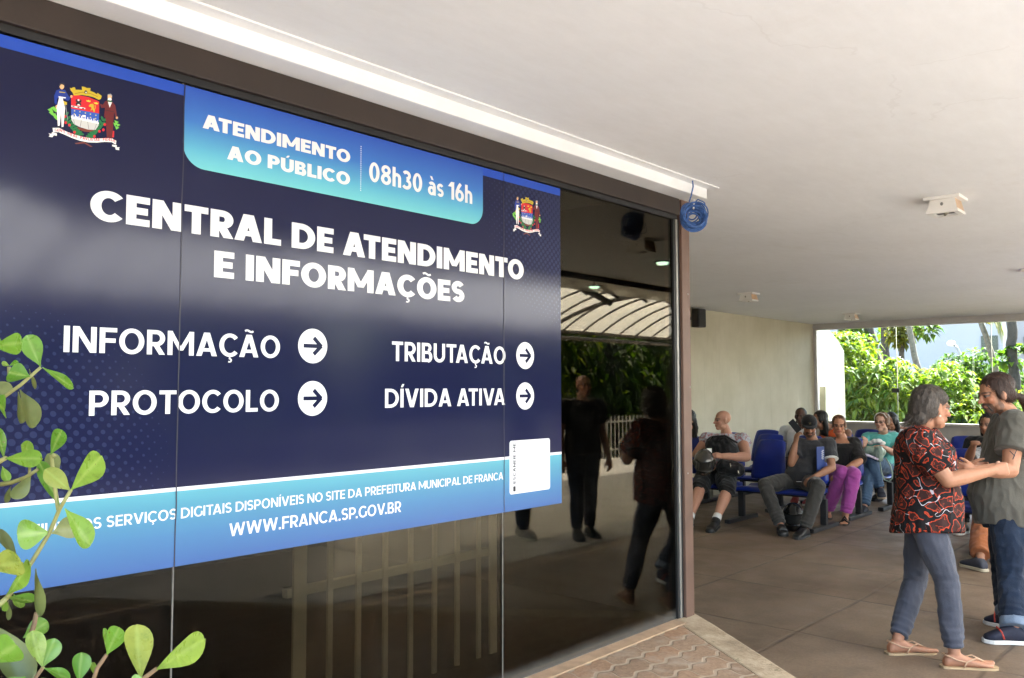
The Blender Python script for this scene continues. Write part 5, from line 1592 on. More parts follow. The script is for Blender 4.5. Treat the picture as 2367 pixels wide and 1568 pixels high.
def decal(name, target, pts, m, parent, off=.0022):
    """flat print laid on the surface of a body or garment (grid of small quads that follows it)"""
    me = target.data; bt = BVHTree.FromPolygons([v_.co for v_ in me.vertices], [p_.vertices for p_ in me.polygons])
    b_ = MB()
    for poly in pts:
        P0, P1, P2, P3 = [ray(*q) for q in poly]; G = 6; vs = []; ok = True
        for i in range(G + 1):
            for j in range(G + 1):
                d = P0.lerp(P1, i / G).lerp(P3.lerp(P2, i / G), j / G).normalized()
                h = bt.ray_cast(EYE, d)
                if h[0] is None: ok = False; break
                vs.append(h[0] - d * off)
            if not ok: break
        if ok: b_.add(vs, [(i * (G + 1) + j, i * (G + 1) + j + 1, (i + 1) * (G + 1) + j + 1, (i + 1) * (G + 1) + j) for i in range(G) for j in range(G)])
    if b_.v: return b_.build(name, m, parent, True)
kids = {o_.name.split(".")[0]: o_ for o_ in pm.root.children}
decal("chest_print", kids["tee_shirt"], [[k4(925, 640), k4(990, 632), k4(962, 690), k4(915, 735)]], mat("red_print", (.30, .02, .03), .8), pm.root)
decal("tattoo", pm.body, [[k4(1187, 812), k4(1194, 808), k4(1242, 858), k4(1236, 863)], [k4(1252, 795), k4(1259, 798), k4(1222, 890), k4(1214, 886)]], mat("tattoo_ink", (.02, .02, .025), .6), pm.root, .0012)

# ---- seated: man with cap
M_polo = cloth("charcoal_polo", (.038, .038, .042), .15, 500); M_greyp = cloth("charcoal_trousers", (.045, .043, .040), .15, 500)
M_bshoe = mat("black_leather", (.012, .012, .013), .35, .3, 20); M_bsole = mat("dark_sole", (.02, .02, .02), .7)
a2 = lambda x_, y_, X_: atx(k2(x_, y_), X_)
J = dict(head=a2(1345, 340, 9.58), hf=V((-.82, -.42, -.30)), neck=a2(1385, 470, 9.70), sr=a2(1255, 520, 9.66), sl=a2(1535, 515, 9.72), er=a2(1168, 700, 9.42), wr=a2(1210, 500, 9.46), el=a2(1568, 745, 9.60), wl=a2(1390, 835, 9.32),
         pel=V((9.66, 4.12, .54)), hr=V((9.62, 4.22, .52)), hl=V((9.62, 4.02, .52)), kr=a2(910, 910, 9.20), kl=a2(1435, 925, 9.14))
J['ar'] = atz(k2(1070, 1320), .088); J['al'] = atz(k2(1300, 1345), .088); J['tr'] = atz(k2(1095, 1390), .03); J['tl'] = atz(k2(1220, 1420), .03)
pc = Person("seated man in black cap and charcoal polo holding a phone to his ear", J, SK_MID, w=1.05, d=1.12, arm=1.05, leg=1.0, belly=.05, beard=(.012, .009, .008),
            hands=dict(r=(UP * 1 + RT_ * .2, RT_ * .8 + V((.5, 0, 0)), 32), l=(RT_ * -.85 + UP * -.35, UP * -1, 38)))
pc.shirt("polo_shirt", M_polo, hem=-.02, sleeve=.62, infl=.016, seed=8)
pc.pants("trousers", M_greyp, leg=.97, seed=9, ankle=.06); pc.shoes(M_bshoe, M_bsole)
M_trim = mat("white_trim", (.6, .6, .55), .7)
b = MB(); 
for sd in 'l':
    a_, e_ = pc.J['s' + sd], pc.J['e' + sd]; u = (e_ - a_).normalized(); c_ = lerp(a_, e_, .625); rr = (.062 * pc.arm + .016) * 1.035
    b.tube([c_ - u * .004, c_ + u * .005], [rr, rr], 18)
nk = pc.J['neck']
b.tube([nk + RT_ * .095 - FW * .05 + UP * .0, nk + RT_ * .10 - FW * .07 - UP * .05], .006, 6)
b.build("sleeve_trim", M_trim, pc.root, True)
pc.hair('crop', hair_mat("black", (.010, .008, .007)), 1)
capt = empty("cap", tuple(pc.loc(0, 0, .09)), 0, "black baseball cap with faint gold emblem on the phoning man's head", "cap")
M_capm = cloth("black_cap_cloth", (.010, .010, .011), .2, 500)
b = MB(); fr_ = (pc.X, pc.F, pc.U); b.ell(pc.loc(0, -.012, .048), (.090, .108, .090), fr_, 20, 12); b.loft([(pc.loc(0, -.012, .01), pc.X, pc.F, .089, .106), (pc.loc(0, -.012, .05), pc.X, pc.F, .09, .108)], 20)
cm = union(b, .006, 2); bm = bmesh.new(); bm.from_mesh(cm)
cut = pc.loc(0, 0, .034); bmesh.ops.bisect_plane(bm, geom=bm.verts[:] + bm.edges[:] + bm.faces[:], plane_co=cut, plane_no=-pc.U, clear_outer=True); bm.to_mesh(cm); bm.free()
link("crown", cm, M_capm, capt, True)
b = MB(); vs = []
for h in (0, .006):
    for i in range(11):
        a = math.radians(-62 + i * 12.4)
        vs.append(pc.loc(.086 * math.sin(a), -.012 + .104 * math.cos(a), .038 + h)); vs.append(pc.loc(.094 * math.sin(a), -.012 + (.104 + .075 * math.cos(a * 1.15)) * math.cos(a) + .0, 0.030 + h - .012 * math.sin(a) ** 2))
fs = [(2 * i, 2 * i + 1, 2 * i + 3, 2 * i + 2) for i in range(10)] + [(22 + 2 * i, 22 + 2 * i + 2, 22 + 2 * i + 3, 22 + 2 * i + 1) for i in range(10)] + [(2 * i + 1, 22 + 2 * i + 1, 22 + 2 * i + 3, 2 * i + 3) for i in range(10)]
b.add(vs, fs); b.build("peak", M_capm, capt, True)
b = MB()
for i in range(5):
    a = i * 1.2566; b.tube([pc.loc(0, .099, .075), pc.loc(.016 * math.sin(a), .098, .075 + .016 * math.cos(a))], .0022, 5)
b.build("emblem", mat("dull_gold", (.12, .09, .02), .5), capt)
def oriented_box(name, c, ax, half, m, lab, cat, group=None, bevel=.004):
    M_ = Matrix(((ax[0].x, ax[1].x, ax[2].x), (ax[0].y, ax[1].y, ax[2].y), (ax[0].z, ax[1].z, ax[2].z)))
    b_ = MB(); b_.box(tuple(-h for h in half), half, Matrix.Translation(c) @ M_.to_4x4())
    o = b_.build(name, m, None, bevel=bevel)
    return tag(o, lab, cat, group)
ph_c = a2(1205, 335, 9.44); u_ = (RT_ * -.62 + UP * .78).normalized(); v_ = (FW * -1).normalized(); w_ = u_.cross(v_)
oriented_box("phone", ph_c, (w_, v_, u_), (.037, .005, .078), mat("phone_case", (.008, .008, .010), .6, spec=.15), "dark phone held to the ear of the man in the cap", "phone")
fo_c = a2(1455, 660, 9.52); n_ = (FW * -.8 + RT_ * .5).normalized(); h_ = n_.cross(UP).normalized()
fld = oriented_box("folder", fo_c, (h_, n_, UP), (.065, .006, .14), mat("folder_blue", srgb(40, 62, 120), .45), "blue folder tucked under the phoning man's arm", "folder", bevel=.002)
b = MB()
for i in range(9):
    q = fo_c + n_ * .0066 + h_ * (-.045 + .012 * (i % 2)) + UP * (.10 - i * .012)
    b.add([q - h_ * .008, q + h_ * .025, q + h_ * .025 - UP * .005, q - h_ * .008 - UP * .005], [(0, 1, 2, 3)])
b.build("printed_lines", M_lw, fld)
q = a2(1245, 880, 9.28); oriented_box("paper_slip", q, (RT_, FW, UP), (.028, .02, .0012), M_lw, "small white paper slip in the hand of the man in the cap", "paper", bevel=0)

def helmet(c, F, R_, lab, m, open_):
    """full-face helmet: shell with visor opening, dark lining, chin bar, visor"""
    c = V(c); F = V(F).normalized(); X = F.cross(UP).normalized(); U = X.cross(F)
    t = empty("motorcycle_helmet", (c.x, c.y, c.z - R_), 0, lab, "helmet", "motorcycle helmets")
    me = bpy.data.meshes.new("shell"); bm = bmesh.new()
    bmesh.ops.create_uvsphere(bm, u_segments=36, v_segments=24, radius=1)
    kill = []
    for f in bm.faces:
        p = f.calc_center_median()
        if p.z < -.86: kill.append(f)
        elif p.y > .35 and -.28 < p.z < .38 and abs(p.x) < .86: kill.append(f)
    bmesh.ops.delete(bm, geom=kill, context='FACES')
    for v__ in bm.verts:
        p = v__.co.copy()
        if p.z < -.25 and p.y > 0: p.y *= 1.10
        v__.co = c + X * (p.x * R_ * .86) + F * (p.y * R_ * 1.05) + U * (p.z * R_ * 1.02)
    bmesh.ops.solidify(bm, geom=bm.faces[:], thickness=-.012)
    bm.to_mesh(me); bm.free()
    link("shell", me, m, t, True)
    b_ = MB(); b_.ell(c, (R_ * .78, R_ * .93, R_ * .90), (X, F, U), 20, 12); b_.build("lining", mat("helmet_lining", (.012, .012, .012), .9), t, True)
    pts = []; nn = 14
    vs = []
    for j, ph_ in enumerate(((-.30, .40) if not open_ else (.42, 1.0))):
        for i in range(nn):
            a = math.radians(-68 + 136 * i / (nn - 1)); zz = ph_; cr_ = math.sqrt(max(0, 1 - zz * zz))
            vs.append(c + X * (math.sin(a) * cr_ * R_ * .90) + F * (math.cos(a) * cr_ * R_ * 1.11) + U * (zz * R_ * 1.06))
    b_ = MB(); b_.add(vs, [(i, i + 1, nn + i + 1, nn + i) for i in range(nn - 1)])
    vz = b_.build("visor", M_visor, t, True)
    b_ = MB()
    for sg in (-1, 1): b_.tube([c + X * (sg * R_ * .84), c + X * (sg * R_ * .93)], [.03, .026], 14)
    b_.build("visor_hinge", M_bshoe, t, True)
    return t
M_hel = mat("glossy_black_shell", (.012, .012, .014), .18, .2, 10, coat=.6)
M_visor = mat("smoked_visor", (.03, .028, .024), .08, .1, coat=1.0)
hc = atz(k2(1190, 1230), .15)
helmet((hc.x, hc.y, .152), V((-.8, -.55, -.12)), .15, "black motorcycle helmet on the floor between the cap man's feet", M_hel, True)
b = MB()

# ---- seated: bald man in sleeveless top
k = N("speckled_tank"); co = k.coord()
vo = k.noise(32, 3, .7, vec=co)
k.l(k.ramp(vo, (.42, (.42, .45, .50)), (.5, (.50, .50, .53)), (.56, (.30, .06, .07)), (.66, (.42, .30, .32))), k.p.inputs["Base Color"]); k.set(Roughness=.85); k.bump(k.noise(14, 4), .3, .02)
M_tank = k.m
M_blk = cloth("black_cotton", (.012, .011, .011), .25, 500)
J = dict(head=a2(495, 280, 9.66), hf=V((-.80, .60, -.02)), neck=a2(535, 410, 9.74), sr=a2(345, 475, 9.66), sl=a2(690, 480, 9.74), er=a2(240, 610, 9.5), wr=a2(330, 680, 9.25), el=a2(730, 640, 9.52), wl=a2(500, 630, 9.26),
         pel=V((9.66, 5.20, .54)), hr=V((9.62, 5.32, .53)), hl=V((9.62, 5.08, .53)), kr=a2(280, 930, 9.22), kl=a2(545, 960, 9.20), al=a2(425, 1225, 9.14))
J['al'] = atz(k2(430, 1265), .09); J['tl'] = atz(k2(370, 1355), .03); J['ar'] = atz(k2(170, 1250), .088); J['tr'] = atz(k2(120, 1320), .03)
pb = Person("bald heavy man in speckled sleeveless top and black shorts, face turned to the wall", J, SK_PINK, w=1.25, d=1.25, arm=1.35, leg=1.2, belly=.07, head=1.03,
            hands=dict(l=(RT_ * -.9 + UP * .15, FW * .6 - UP * .5, 45), r=(RT_ * .4 - UP * .5 - FW * .5, FW, 35)))
pb.shirt("sleeveless_top", M_tank, hem=0, sleeve=.16, infl=.016, seed=11, loose=1.0)
pb.pants("shorts", M_blk, leg=.57, infl=.02, seed=12); pb.shoes(M_bshoe, M_bsole, high=.04)
b = MB()
for sd in 'lr':
    a_ = pb.J['a' + sd]; u = (pb.J['k' + sd] - a_).normalized(); b.tube([a_ + u * .02, a_ + u * .085], [.052, .050], 14)
b.build("sock", M_lw, pb.root, True)
q = a2(365, 575, 9.2); oriented_box("paper_slip", q, (RT_, FW, UP), (.03, .002, .026), M_lw, "small white ticket in the bald man's hand", "paper", bevel=0)
hc2 = a2(315, 690, 9.08); helmet(hc2, V((-.7, -.5, -.35)), .145, "dark motorcycle helmet resting on the bald man's lap", mat("dark_grey_shell", (.045, .04, .034), .25, .2, 8, coat=.6), False)
# backpack on his lap
t = empty("backpack", tuple(a2(480, 700, 9.28)), 0, "black backpack hugged on the bald man's lap", "backpack")
b = MB(); b.capsule([a2(420, 520, 9.42), a2(520, 530, 9.44), a2(570, 580, 9.42)], [.11, .13, .10]); b.capsule([a2(520, 740, 9.30), a2(640, 760, 9.32)], [.10, .085])
M_pack = cloth("black_nylon", (.010, .010, .011), .3, 300, .6)
link("pack_body", wrinkle(union(b, .008, 3), .010, (13, 13, 9), 3), M_pack, t, True)
b = MB(); b.tube([a2(570, 700, 9.19), a2(578, 745, 9.185)], .007, 6); b.tube([a2(645, 770, 9.22), a2(655, 810, 9.225)], .008, 6); b.build("zip_puller", mat("zip_metal", (.6, .55, .45), .25, metal=.8), t, True)
b = MB(); b.tube([a2(330, 560, 9.36), a2(400, 440, 9.34), a2(520, 430, 9.33), a2(640, 500, 9.36)], .012, 6); b.build("strap", M_pack, t, True)

# ---- others
M_white = cloth("white_cotton", (.62, .62, .64), .08, 500); M_dkp = cloth("dark_trousers", (.02, .019, .02), .2, 500); M_jean = cloth("blue_jeans", (.055, .10, .17), .25, 500)
M_red = mat("red_canvas_shoe", (.25, .035, .03), .7, .2); M_wsole = mat("pale_sole", (.6, .58, .52), .6)
H_blk = hair_mat("black", (.010, .008, .007))
J = seated(9.66, 5.86, 0.0, .15); J['head'] = a2(150, 275, 9.62)
p_ = Person("dark haired woman in pale tank top half hidden by the brown corner post", J, SK_MID, vox=.008, w=.95)
p_.shirt("tank_top", M_white, sleeve=0, seed=2); p_.pants("trousers", M_dkp, leg=.97, seed=3); p_.shoes(M_bshoe, M_bsole); p_.hair('long', H_blk, 4)
J = seated(11.92, 5.16, -.1, -.15); J['head'] = a2(1262, 240, 11.82); J['neck'] = J['head'] + V((.04, 0, -.155))
p_ = Person("dark skinned man with shaved head in white shirt behind the phoning man", J, SK_DARK, vox=.008, lips=(.10, .04, .035))
p_.shirt("white_shirt", M_white, seed=5); p_.pants("trousers", M_dkp, leg=.97, seed=3); p_.shoes(M_red, M_wsole); p_.hair('crop', H_blk, 4)
J = seated(11.92, 4.62, .1, .75); J['head'] = a2(1440, 275, 11.80)
p_ = Person("woman in orange top with long black hair, looking left behind the cap man", J, SK_MID, vox=.008, w=.95, bust=.03)
p_.shirt("orange_top", cloth("orange_cotton", (.62, .10, .02), .12, 500), sleeve=0, seed=6); p_.pants("trousers", M_jean, leg=.97, seed=3); p_.shoes(M_red, M_wsole); p_.hair('long', H_blk, 7)
# woman in black top and purple trousers
a3 = lambda x_, y_, X_: atx(k3(x_, y_), X_)
J = dict(head=a3(158, 440, 10.68), hf=V((-.86, -.34, -.12)), neck=a3(195, 570, 10.78), sr=a3(75, 640, 10.74), sl=a3(315, 640, 10.80), er=a3(55, 830, 10.6), wr=a3(105, 965, 10.36), el=a3(375, 820, 10.66), wl=a3(180, 945, 10.34),
         pel=V((10.80, 4.10, .54)), hr=V((10.76, 4.20, .52)), hl=V((10.76, 4.00, .52)), kr=a3(190, 940, 10.28), kl=a3(315, 960, 10.30))
J['al'] = atz(k3(225, 1400), .09); J['tl'] = atz(k3(215, 1470), .03); J['ar'] = atz(k3(40, 1350), .09); J['tr'] = atz(k3(10, 1390), .03)
pk = Person("woman with glasses in off shoulder black top and purple trousers, seated", J, SK_TAN, vox=.0065, w=1.1, d=1.2, arm=1.1, leg=1.08, belly=.05, bust=.04, bare=True,
            hands=dict(l=(RT_ * -.9 - UP * .3, -UP, 30), r=(RT_ * .6 - UP * .4, -UP, 30)), lips=(.35, .08, .07))
pk.shirt("black_top", M_blk, hem=0, sleeve=.95, infl=.02, top=.86, seed=3, loose=1.05); pk.pants("purple_trousers", cloth("purple_cotton", (.33, .065, .28), .12, 500), leg=.96, infl=.018, seed=5, ankle=.062)
pk.hair('short', hair_mat("auburn", (.12, .045, .018)), 3); pk.glasses(M_gl)
b = MB(); b.ell(pk.loc(.082, .0, -.045), (.008, .008, .008)); b.ell(pk.loc(-.082, .0, -.045), (.008, .008, .008)); b.build("earring", M_pearl, pk.root, True)
for sd in 'lr':
    A, T = pk.J['a' + sd], pk.J['t' + sd]; d = V((T.x - A.x, T.y - A.y, 0)); L_ = d.length; d.normalize(); kx = V((-d.y, d.x, 0)); o = V((A.x, A.y, 0))
    b = MB(); b.loft([(o + d * f + UP * .008, kx, UP, a, .009) for f, a in ((-.08, .02), (-.05, .038), (.05, .04), (L_, .052), (L_ + .04, .02))], 14); sn = b.build("sandal", M_bsole, pk.root)
    b = MB(); b.tube([o + d * .07 + kx * .045 + UP * .02, o + d * .075 + UP * .095, o + d * .07 - kx * .045 + UP * .02], (.012), 6); b.tube([o + d * (L_ * .85) + kx * .054 + UP * .02, o + d * (L_ * .85) + UP * .062, o + d * (L_ * .85) - kx * .054 + UP * .02], .012, 6); b.build("strap", M_blk, sn, True)
# woman in turquoise
J = dict(head=a3(612, 405, 11.76), hf=V((-.97, .12, -.06)), neck=a3(630, 520, 11.86), sr=a3(465, 575, 11.84), sl=a3(745, 575, 11.90), er=a3(405, 720, 11.66), wr=a3(420, 660, 11.46), el=a3(770, 745, 11.72), wl=a3(620, 665, 11.50),
         pel=V((11.92, 4.02, .54)), hr=V((11.88, 4.12, .52)), hl=V((11.88, 3.92, .54)), kr=a3(480, 880, 11.40), kl=a3(500, 810, 11.36), al=a3(590, 1110, 11.36))
J['tl'] = J['al'] + V((-.10, -.06, -.09)); J['ar'] = atz(k3(425, 1310), .09); J['tr'] = atz(k3(370, 1375), .03)
pt = Person("woman in turquoise tee and jeans with glasses, legs crossed, on the third bench", J, SK_PALE, vox=.0065, w=1.05, d=1.1, arm=1.02, leg=1.05, bust=.03, belly=.03,
            hands=dict(l=(RT_ * -.95 + UP * .1, -UP, 35), r=(RT_ * .2 + UP * .7, FW, 40)))
M_turq = cloth("turquoise_cotton", (.115, .44, .40), .08, 500)
tq = pt.shirt("turquoise_tee", M_turq, hem=0, sleeve=.6, infl=.018, seed=3)
pt.pants("jeans", M_jean, leg=.97, seed=5, ankle=.06); pt.shoes(mat("navy_shoe", (.015, .018, .03), .7), mat("tan_sole", (.35, .27, .18), .7)); pt.hair('tail', hair_mat("light_brown", (.16, .075, .035)), 3); pt.glasses(M_gl)
b = MB(); c_ = a3(550, 615, 11.62)
for u, v__, ra in ((-.07, -.015, .038), (-.02, .005, .045), (.03, .01, .045), (.075, -.015, .038)): b.ell(c_ + V((.02, -u * 1.05, v__)), (.05, ra, ra * .75))
link("printed_cloud", union(b, .006, 2), M_lw, pt.root, True)
b = MB()
for i in range(5):
    a = -.8 + i * .4; b.capsule([pt.loc(.086 * math.sin(a * 1.6), .03, .04 + .1 * math.cos(a * 1.6) * .9), pt.loc(.086 * math.sin((a + .4) * 1.6), .03, .04 + .1 * math.cos((a + .4) * 1.6) * .9)], [.006, .006], 6)
b.build("hair_band", M_wsole, pt.root, True)
# her bag and papers
t = empty("handbag", tuple(a3(580, 720, 11.42)), 0, "pale mint handbag with hanging strap on the turquoise woman's lap", "handbag")
M_mint = mat("mint_leather", (.26, .34, .27), .4, .15, 12, .3, 60)
b = MB(); b.capsule([a3(470, 705, 11.36), a3(600, 720, 11.36)], [.055, .06]); b.capsule([a3(590, 700, 11.33), a3(590, 790, 11.33)], [.05, .04])
link("bag_body", wrinkle(union(b, .008, 3), .008, (15, 15, 9), 5), M_mint, t, True)
b = MB(); b.tube([a3(590, 810, 11.28), a3(610, 940, 11.26), a3(640, 1015, 11.26), a3(690, 1035, 11.27), a3(722, 1000, 11.28), a3(725, 940, 11.3), a3(700, 860, 11.34), a3(650, 780, 11.33)], .009, 8); b.build("strap", M_mint, t, True)
q = a3(490, 770, 11.26); oriented_box("magazine", q, ((RT_ * .85 - UP * .35).normalized(), (FW * .9).normalized(), (UP * .85 + RT_ * .35).normalized()), (.085, .06, .012), mat("magazine_paper", (.50, .44, .55), .5, .2, 40), "pale folded magazine under the mint handbag", "magazine", bevel=.002)
# woman behind her
J = seated(13.0, 4.12, 0, .2); J['head'] = a3(700, 395, 12.92)
p_ = Person("black haired woman in white straps seated behind the turquoise woman", J, SK_MID, vox=.009, w=.97)
p_.shirt("white_top", M_white, sleeve=0, seed=5, top=.9); p_.pants("trousers", M_dkp, leg=.97, seed=3); p_.shoes(M_bshoe, M_bsole); p_.hair('long', H_blk, 9)
# people half hidden behind the standing pair
J = seated(9.42, 1.93, .15, .1); J['tr'] = atz(k5(870, 425), .03); J['ar'] = atz(k5(1030, 405), .088); J['wr'] = atx(k4(870, 760), 9.0); J['er'] = atx(k4(825, 880), 9.3); J['kr'] = V((8.98, 2.08, .5))
M_rust = cloth("rust_trousers", (.26, .085, .03), .15, 500)
p_ = Person("person in rust trousers and navy shoes seated behind the standing man", J, SK_MID, vox=.008)
p_.shirt("patterned_shirt", mat("grey_pattern", (.20, .20, .20), .85, .6, 40), sleeve=.9, seed=5); p_.pants("rust_trousers", M_rust, leg=.95, infl=.022, seed=3, ankle=.08, bunch=.0012); p_.shoes(mat("slate_canvas", (.03, .032, .045), .8), mat("cream_rubber", (.48, .42, .30), .7)); p_.hair('long', H_blk, 9)
J = seated(10.78, 2.44, .1, .2)
p_ = Person("dark clothed person seated behind the standing woman, mostly hidden", J, SK_MID, vox=.009)
p_.shirt("dark_shirt", M_blk, sleeve=.7, seed=5); p_.pants("trousers", M_dkp, leg=.95, seed=3); p_.shoes(M_bshoe, M_wsole); p_.hair('long', H_blk, 9)
# two people on the forecourt, seen only mirrored
J = standing(7.4, -.48, (-.5, 1, 0), 1.76, .04)
p_ = Person("bald man in black shirt and jeans, mirrored in the dark glass", J, SK_PINK, vox=.008, w=1.1, d=1.1)
p_.shirt("black_shirt", M_blk, hem=-.1, sleeve=.6, seed=5); p_.pants("jeans", M_denim, leg=.97, seed=3); p_.shoes(M_bshoe, M_bsole)
J = standing(7.0, -1.0, (.2, 1, 0), 1.68, .06)
p_ = Person("dark haired person in jeans and pale shoes, mirrored under the banner", J, SK_MID, vox=.008)
p_.shirt("teal_shirt", cloth("teal_cotton", (.02, .10, .11), .12, 500), hem=-.08, sleeve=.6, seed=5); p_.pants("jeans", M_denim, leg=.97, seed=3); p_.shoes(mat("grey_shoe", (.3, .28, .26), .7), M_wsole); p_.hair('short', H_blk, 9)

# ================================================================== foreground shrub
k = N("glossy_leaf"); g_ = k.n("ShaderNodeNewGeometry")
a = k.n("ShaderNodeAttribute", attribute_name="vein")
col = k.ramp(g_.outputs["Random Per Island"], (0, (.075, .19, .022)), (.35, (.12, .27, .035)), (.7, (.19, .34, .05)), (.9, (.26, .37, .08)), (1, (.30, .31, .07)))
col = k.mix(k.smooth(k.noise(28, 6, .7), .45, .8), col, (.10, .17, .025, 1))
col = k.mix(k.math('MULTIPLY', a.outputs["Fac"], .40), col, (.38, .48, .16, 1))
blem = k.math('MULTIPLY', k.math('LESS_THAN', k.noise(75, 3), .305), .75)
col = k.mix(blem, col, (.16, .09, .03, 1))
k.l(col, k.p.inputs["Base Color"]); k.l(k.ramp(k.noise(40, 4), (.3, (.22,) * 3), (.7, (.42,) * 3)), k.p.inputs["Roughness"]); k.set(Specular_IOR_Level=.6)
k.bump(k.math('ADD', k.noise(60, 4), k.math('MULTIPLY', a.outputs["Fac"], .6)), .18, .003)
t_ = k.n("ShaderNodeBsdfTranslucent"); k.l(k.mix(1, col, (1.3, 1.4, .5, 1), 'MULTIPLY'), t_.inputs[0])
m_ = k.n("ShaderNodeMixShader"); m_.inputs[0].default_value = .3
k.l(k.p.outputs[0], m_.inputs[1]); k.l(t_.outputs[0], m_.inputs[2]); k.l(m_.outputs[0], k.out.inputs[0])
M_leaf = k.m
M_leafb = mat("bronze_leaf", (.13, .15, .045), .38, .25, 20)
M_stem = mat("green_stem", (.23, .22, .07), .55, .25, 30); M_wood = mat("brown_twig", (.20, .12, .06), .8, .3, 30)
shrub = empty("foreground_shrub", (.22, .95, .318), 0, "round leaved green shrub in the left foreground in front of the banner", "shrub")
RL = random.Random(12)
def leaf(b_, veins, base, tip, width, tw=0.0, cup=.22, bend=.0):
    """one obovate leaf, curled about its midrib, thick enough to catch light on both sides"""
    base, tip = V(base), V(tip); ax = tip - base; L_ = ax.length; ax.normalize()
    side = ax.cross(FW); side = (side.normalized() if side.length > .1 else RT_.copy())
    nrm = side.cross(ax).normalized()
    c_, s_ = math.cos(tw), math.sin(tw); side, nrm = side * c_ + nrm * s_, nrm * c_ - side * s_
    n, m_ = 12, 4
    prof = [(0, .05), (.06, .10), (.15, .24), (.28, .50), (.42, .76), (.56, .94), (.68, 1.0), (.79, .95), (.88, .80), (.95, .53), (.985, .27), (1, .04)]
    vs = []; vn = []
    for i, (t, wd) in enumerate(prof):
        for j in range(-m_, m_ + 1):
            u = j / m_; x = u * wd * width / 2
            h = abs(u) ** 1.6 * cup * wd * width / 2 - bend * L_ * t * t + .012 * L_ * math.sin(t * 9 + u * 3)
            vs.append(base + ax * (t * L_) + side * x + nrm * h); vn.append(1.0 if j == 0 else 0.0)
    fs = []; q = 2 * m_ + 1
    for i in range(n - 1):
        for j in range(q - 1): fs.append((i * q + j, i * q + j + 1, (i + 1) * q + j + 1, (i + 1) * q + j))
    b_.add(vs, fs); veins += vn
green = []; vg = []; bronze = []
GB, BB = MB(), MB(); VG = []; VB = []
LV = [  # base x,y  tip x,y  width  depth(base,tip)  bronze
    ((-30, 118), (106, 98), 92, 1.16, 1.12, 0), ((178, 205), (118, 68), 84, 1.22, 1.24, 0), ((186, 208), (331, 298), 46, 1.2, 1.16, 0), ((132, 248), (36, 228), 92, 1.2, 1.17, 0),
    ((42, 200), (78, 182), 22, 1.2, 1.19, 0), ((42, 200), (8, 188), 24, 1.2, 1.2, 0), ((128, 215), (152, 302), 30, 1.26, 1.28, 1), ((88, 305), (152, 462), 88, 1.2, 1.16, 1), ((80, 315), (92, 452), 62, 1.28, 1.3, 1),
    ((-40, 340), (36, 400), 96, 1.14, 1.1, 0), ((-30, 330), (42, 275), 70, 1.25, 1.28, 1), ((222, 590), (268, 482), 66, 1.2, 1.18, 0), ((22, 606), (182, 606), 76, 1.16, 1.12, 0), ((20, 612), (-12, 470), 56, 1.2, 1.2, 0),
    ((158, 606), (95, 545), 66, 1.27, 1.3, 0), ((262, 662), (212, 590), 60, 1.28, 1.3, 1), ((10, 640), (34, 708), 38, 1.27, 1.28, 0), ((138, 675), (58, 784), 72, 1.22, 1.2, 1), ((48, 728), (22, 798), 38, 1.26, 1.27, 1),
    ((310, 745), (448, 592), 112, 1.15, 1.1, 0), ((310, 748), (198, 655), 78, 1.15, 1.17, 0), ((260, 812), (172, 622), 74, 1.18, 1.22, 0), ((284, 825), (392, 988), 104, 1.15, 1.12, 0), ((224, 935), (352, 892), 96, 1.19, 1.24, 1),
    ((216, 930), (74, 940), 128, 1.17, 1.13, 0), ((85, 1050), (-10, 920), 56, 1.24, 1.27, 1), ((-60, 1085), (102, 1058), 126, 1.1, 1.06, 0), ((28, 1206), (152, 1062), 92, 1.14, 1.1, 0), ((156, 1088), (172, 1298), 64, 1.15, 1.17, 1),
    ((28, 1212), (142, 1228), 82, 1.18, 1.22, 0), ((100, 1392), (208, 1318), 84, 1.2, 1.22, 0), ((186, 1522), (138, 1362), 82, 1.12, 1.12, 0), ((186, 1522), (240, 1398), 84, 1.14, 1.17, 0), ((-60, 1310), (132, 1580), 130, 1.18, 1.16, 1),
    ((-50, 1500), (80, 1415), 140, 1.06, 1.04, 0), ((345, 1590), (358, 1455), 90, 1.12, 1.13, 0), ((466, 1468), (520, 1345), 84, 1.13, 1.12, 0), ((470, 1460), (452, 1350), 40, 1.15, 1.17, 0), ((617, 1575), (596, 1334), 118, 1.08, 1.06, 0),
    ((680, 1532), (912, 1392), 116, 1.08, 1.02, 0), ((420, 1560), (400, 1500), 34, 1.14, 1.15, 0), ((190, 1522), (310, 1572), 60, 1.12, 1.12, 0), ((28, 1215), (10, 1270), 46, 1.15, 1.16, 0), ((36, 1230), (40, 1310), 30, 1.19, 1.2, 1),
    ((640, 1600), (760, 1640), 100, 1.08, 1.05, 0), ((300, 1590), (210, 1640), 100, 1.1, 1.1, 0), ((110, 1560), (30, 1640), 100, 1.08, 1.08, 0), ((60, 1200), (90, 1260), 50, 1.2, 1.22, 0)]
for i, (p0, p1, wd, d0, d1, br) in enumerate(LV):
    a_, b_ = atd(k7(*p0), d0), atd(k7(*p1), d1)
    wm = wd / 1.75 / SS / FP * (d0 + d1) / 2
    leaf(BB if br else GB, VB if br else VG, a_, b_, wm * 1.03, RL.uniform(-.45, .45), RL.uniform(.12, .34), RL.uniform(-.03, .07))
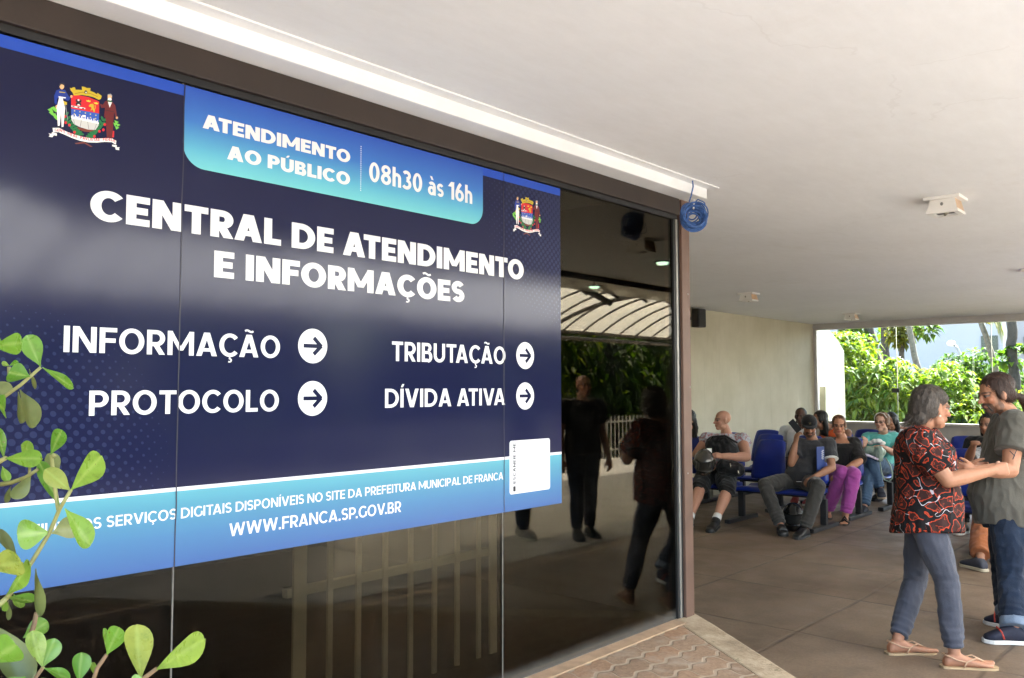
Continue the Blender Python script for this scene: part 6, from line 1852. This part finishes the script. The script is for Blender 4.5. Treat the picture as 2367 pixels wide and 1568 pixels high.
# the rest of the plant, below and left of the view
for i in range(150):
    d_ = RL.uniform(.95, 1.45)
    p0 = (RL.uniform(-420, -40), RL.uniform(150, 2100)) if RL.random() < .55 else (RL.uniform(-300, 700), RL.uniform(1640, 2200))
    an = RL.uniform(0, 6.28); L_ = RL.uniform(100, 180)
    p1 = (p0[0] + math.cos(an) * L_, p0[1] + math.sin(an) * L_)
    if p1[0] > -15 and p1[1] < 1590: continue
    leaf(GB, VG, atd(k7(*p0), d_), atd(k7(*p1), d_ + RL.uniform(-.05, .05)), .058, RL.uniform(-.6, .6), .25, .03)
for b_, vn, m, nm in ((GB, VG, M_leaf, "leaves"), (BB, VB, M_leafb, "bronze_leaves")):
    me = b_.mesh(nm)
    at_ = me.attributes.new("vein", 'FLOAT', 'POINT'); at_.data.foreach_set("value", vn)
    o = link(nm, me, m, shrub, True)
def sp(*q): return [atd(k7(x_, y_), d_) for x_, y_, d_ in q]
b = MB()
for q, r0, r1 in ((((30, 1216, 1.14), (85, 1140, 1.15), (140, 1058, 1.16), (215, 935, 1.17), (262, 825, 1.165), (310, 745, 1.15)), .0034, .0024), (((-60, 400, 1.2), (20, 335, 1.2), (90, 285, 1.2), (178, 208, 1.21)), .0030, .0022),
               (((-60, 650, 1.17), (0, 618, 1.165), (26, 604, 1.16)), .004, .003), (((-60, 730, 1.24), (50, 712, 1.23), (110, 690, 1.22), (165, 655, 1.21)), .0035, .0025), (((130, 645, 1.25), (128, 690, 1.22)), .002, .002),
               (((240, 600, 1.2), (228, 590, 1.2)), .003, .003), (((40, 205, 1.2), (38, 240, 1.2)), .0025, .002), (((-80, 1330, 1.14), (-20, 1260, 1.14), (30, 1216, 1.14)), .0042, .0034), (((255, 830, 1.18), (235, 700, 1.2), (225, 592, 1.2)), .003, .0025)):
    pts = sp(*q); b = MB(); b.tube(pts, [r0 + (r1 - r0) * i / (len(pts) - 1) for i in range(len(pts))], 8); b.build("stem", M_stem, shrub, True)
b = MB()
root = V((.20, .95, .318))
for q, r0, r1 in ((((560, 1640, 1.08), (620, 1575, 1.08), (686, 1526, 1.08)), .0032, .0026), (((400, 1600, 1.12), (425, 1525, 1.13), (466, 1465, 1.13)), .003, .0025), (((130, 1620, 1.12), (160, 1560, 1.12), (190, 1518, 1.13)), .003, .0025), (((60, 1620, 1.16), (150, 1330, 1.2), (160, 1280, 1.2)), .004, .003)):
    pts = sp(*q); b.tube(pts, [r0 + (r1 - r0) * i / (len(pts) - 1) for i in range(len(pts))], 8)
    b.tube([root, lerp(root, pts[0], .5) + V((.02, .03, 0)), pts[0]], [.012, .009, r0], 8)
for q in ((-80, 1330, 1.14), (-60, 400, 1.2), (-60, 650, 1.17), (-60, 730, 1.24)):
    e_ = atd(k7(q[0], q[1]), q[2]); b.tube([root, lerp(root, e_, .5) + V((-.06, .05, 0)), e_], [.014, .009, .005], 8)
b.build("twig", M_wood, shrub, True)
b = MB(); b.poly_prism([(.35 + .55 * math.cos(a), 1.0 + .45 * math.sin(a)) for a in [i * math.pi / 12 for i in range(24)]], EYE.z + (HP - EYE.z) * SK - .003, EYE.z + (HP - EYE.z) * SK + .012)
tag(b.build("planting_bed", mat("bed_soil", (.06, .04, .025), .95, .4, 20, .6, 40)), kind="structure")
